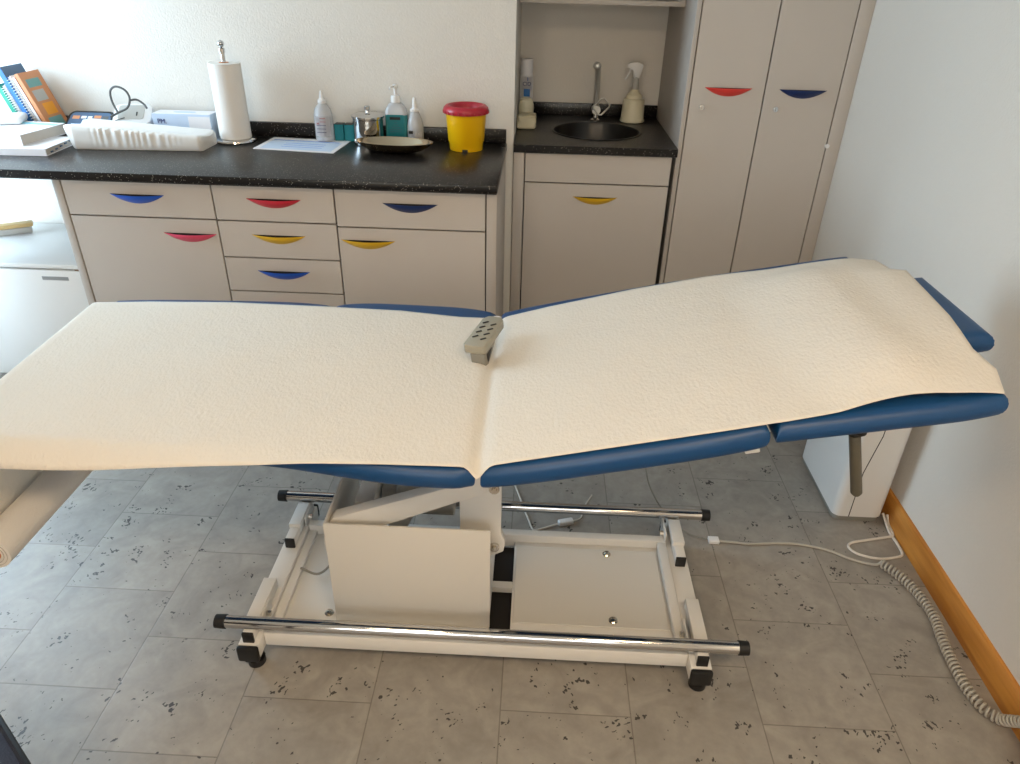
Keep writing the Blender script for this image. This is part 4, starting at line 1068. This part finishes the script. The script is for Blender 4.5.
# ------------------------------------------------------------------ dark chair whose seat corner shows at the lower left
ch = thing('chair', 'dark navy upholstered chair, only a seat corner in view at the lower left', 'chair', (-1.052, .598, 0), (0, 0, math.radians(-37.7)))
def cb(nm, m, *a, bev=.004): return ob(nm, box(nb(), *a, bev), m, ch, world=False)
cb('seat', 'navy', -.22, .22, -.22, .20, .43, .48, bev=.02)
cb('seat_frame', 'black', -.215, .215, -.215, .208, .405, .4295)
for sx in (-1, 1):
    for sy in (-1, 1): cb('leg', 'black', sx * .19 - .012, sx * .19 + .012, sy * .185 - .012, sy * .185 + .012, 0, .4045)
cb('backrest', 'navy', -.21, .21, -.26, -.225, .50, .88, bev=.015)

# ------------------------------------------------------------------ lamps on the ceiling (behind the camera)
for k, (lx, ly) in enumerate(((.6, -.3), (-.7, -.3))):
    t_ = thing('ceiling_lamp', ['square ceiling lamp behind the camera, right', 'square ceiling lamp behind the camera, left'][k], 'lamp', (lx, ly, ZC), group='ceiling lamps')
    ob('housing', box(nb(), lx - .22, lx + .22, ly - .22, ly + .22, ZC - .05, ZC - .001, .006), 'lampf', t_)
    ob('diffuser', box(nb(), lx - .2, lx + .2, ly - .2, ly + .2, ZC - .056, ZC - .0505, .002), 'lamp', t_)

# ------------------------------------------------------------------ lights
def area(name, loc, target, sx, sy, power, col):
    l = bpy.data.lights.new(name, 'AREA'); l.shape = 'RECTANGLE'; l.size = sx; l.size_y = sy; l.energy = power; l.color = col
    o = bpy.data.objects.new(name, l); C.objects.link(o); o.location = loc
    o.rotation_euler = (Vector(target) - Vector(loc)).to_track_quat('-Z', 'Y').to_euler(); return o
area('window_daylight', (XL + .006, (wy0 + wy1) / 2, (wz0 + wz1) / 2), (XL + 1, (wy0 + wy1) / 2, (wz0 + wz1) / 2 - .1), wy1 - wy0 - .1, wz1 - wz0 - .1, 56, (.61, .82, 1.0))
area('rear_fill_light', (-.3, YF + .006, 1.62), (-.3, 1, 1.3), 2.0, 1.25, 12, (1.0, .91, .80))  # added fill from behind the camera, brightens the cabinet fronts
for lx, ly, pw in ((.6, -.3, 13), (-.7, -.3, 11)):
    area('lamp_light', (lx, ly, ZC - .06), (lx, ly, 0), .4, .4, pw, (1.0, .73, .46))
w = bpy.data.worlds.new('sky'); bpy.context.scene.world = w; w.use_nodes = True
N = w.node_tree.nodes; L = w.node_tree.links; bg = N['Background']
sky = N.new('ShaderNodeTexSky'); sky.sky_type = 'NISHITA'; sky.sun_disc = False; sky.sun_elevation = math.radians(35); sky.sun_rotation = math.radians(200)
L.new(sky.outputs[0], bg.inputs[0]); bg.inputs[1].default_value = .25

# ------------------------------------------------------------------ camera
pitch, yaw, roll = .531894831, -.0321268099, -.0252411700
cp, sp_c = math.cos(pitch), math.sin(pitch)
fwd = Vector((math.sin(yaw) * cp, math.cos(yaw) * cp, -sp_c)); right = Vector((math.cos(yaw), -math.sin(yaw), 0)); down = fwd.cross(right)
rr3 = math.cos(roll) * right + math.sin(roll) * down; dd3 = -math.sin(roll) * right + math.cos(roll) * down
cam = bpy.data.cameras.new('camera'); co = bpy.data.objects.new('camera', cam); C.objects.link(co)
cam.sensor_width = 36; cam.lens = 713.43344 / 1020 * 36; cam.clip_start = .02
up = -dd3; back = -fwd
co.matrix_world = Matrix(((rr3.x, up.x, back.x, 0), (rr3.y, up.y, back.y, 0), (rr3.z, up.z, back.z, 1.65), (0, 0, 0, 1)))
sc = bpy.context.scene; sc.camera = co
sc.view_settings.view_transform = 'Standard'; sc.view_settings.look = 'None'; sc.view_settings.gamma = 1; sc.view_settings.use_curve_mapping = False
sc.view_settings.exposure = .48
sc.cycles.use_denoising = True
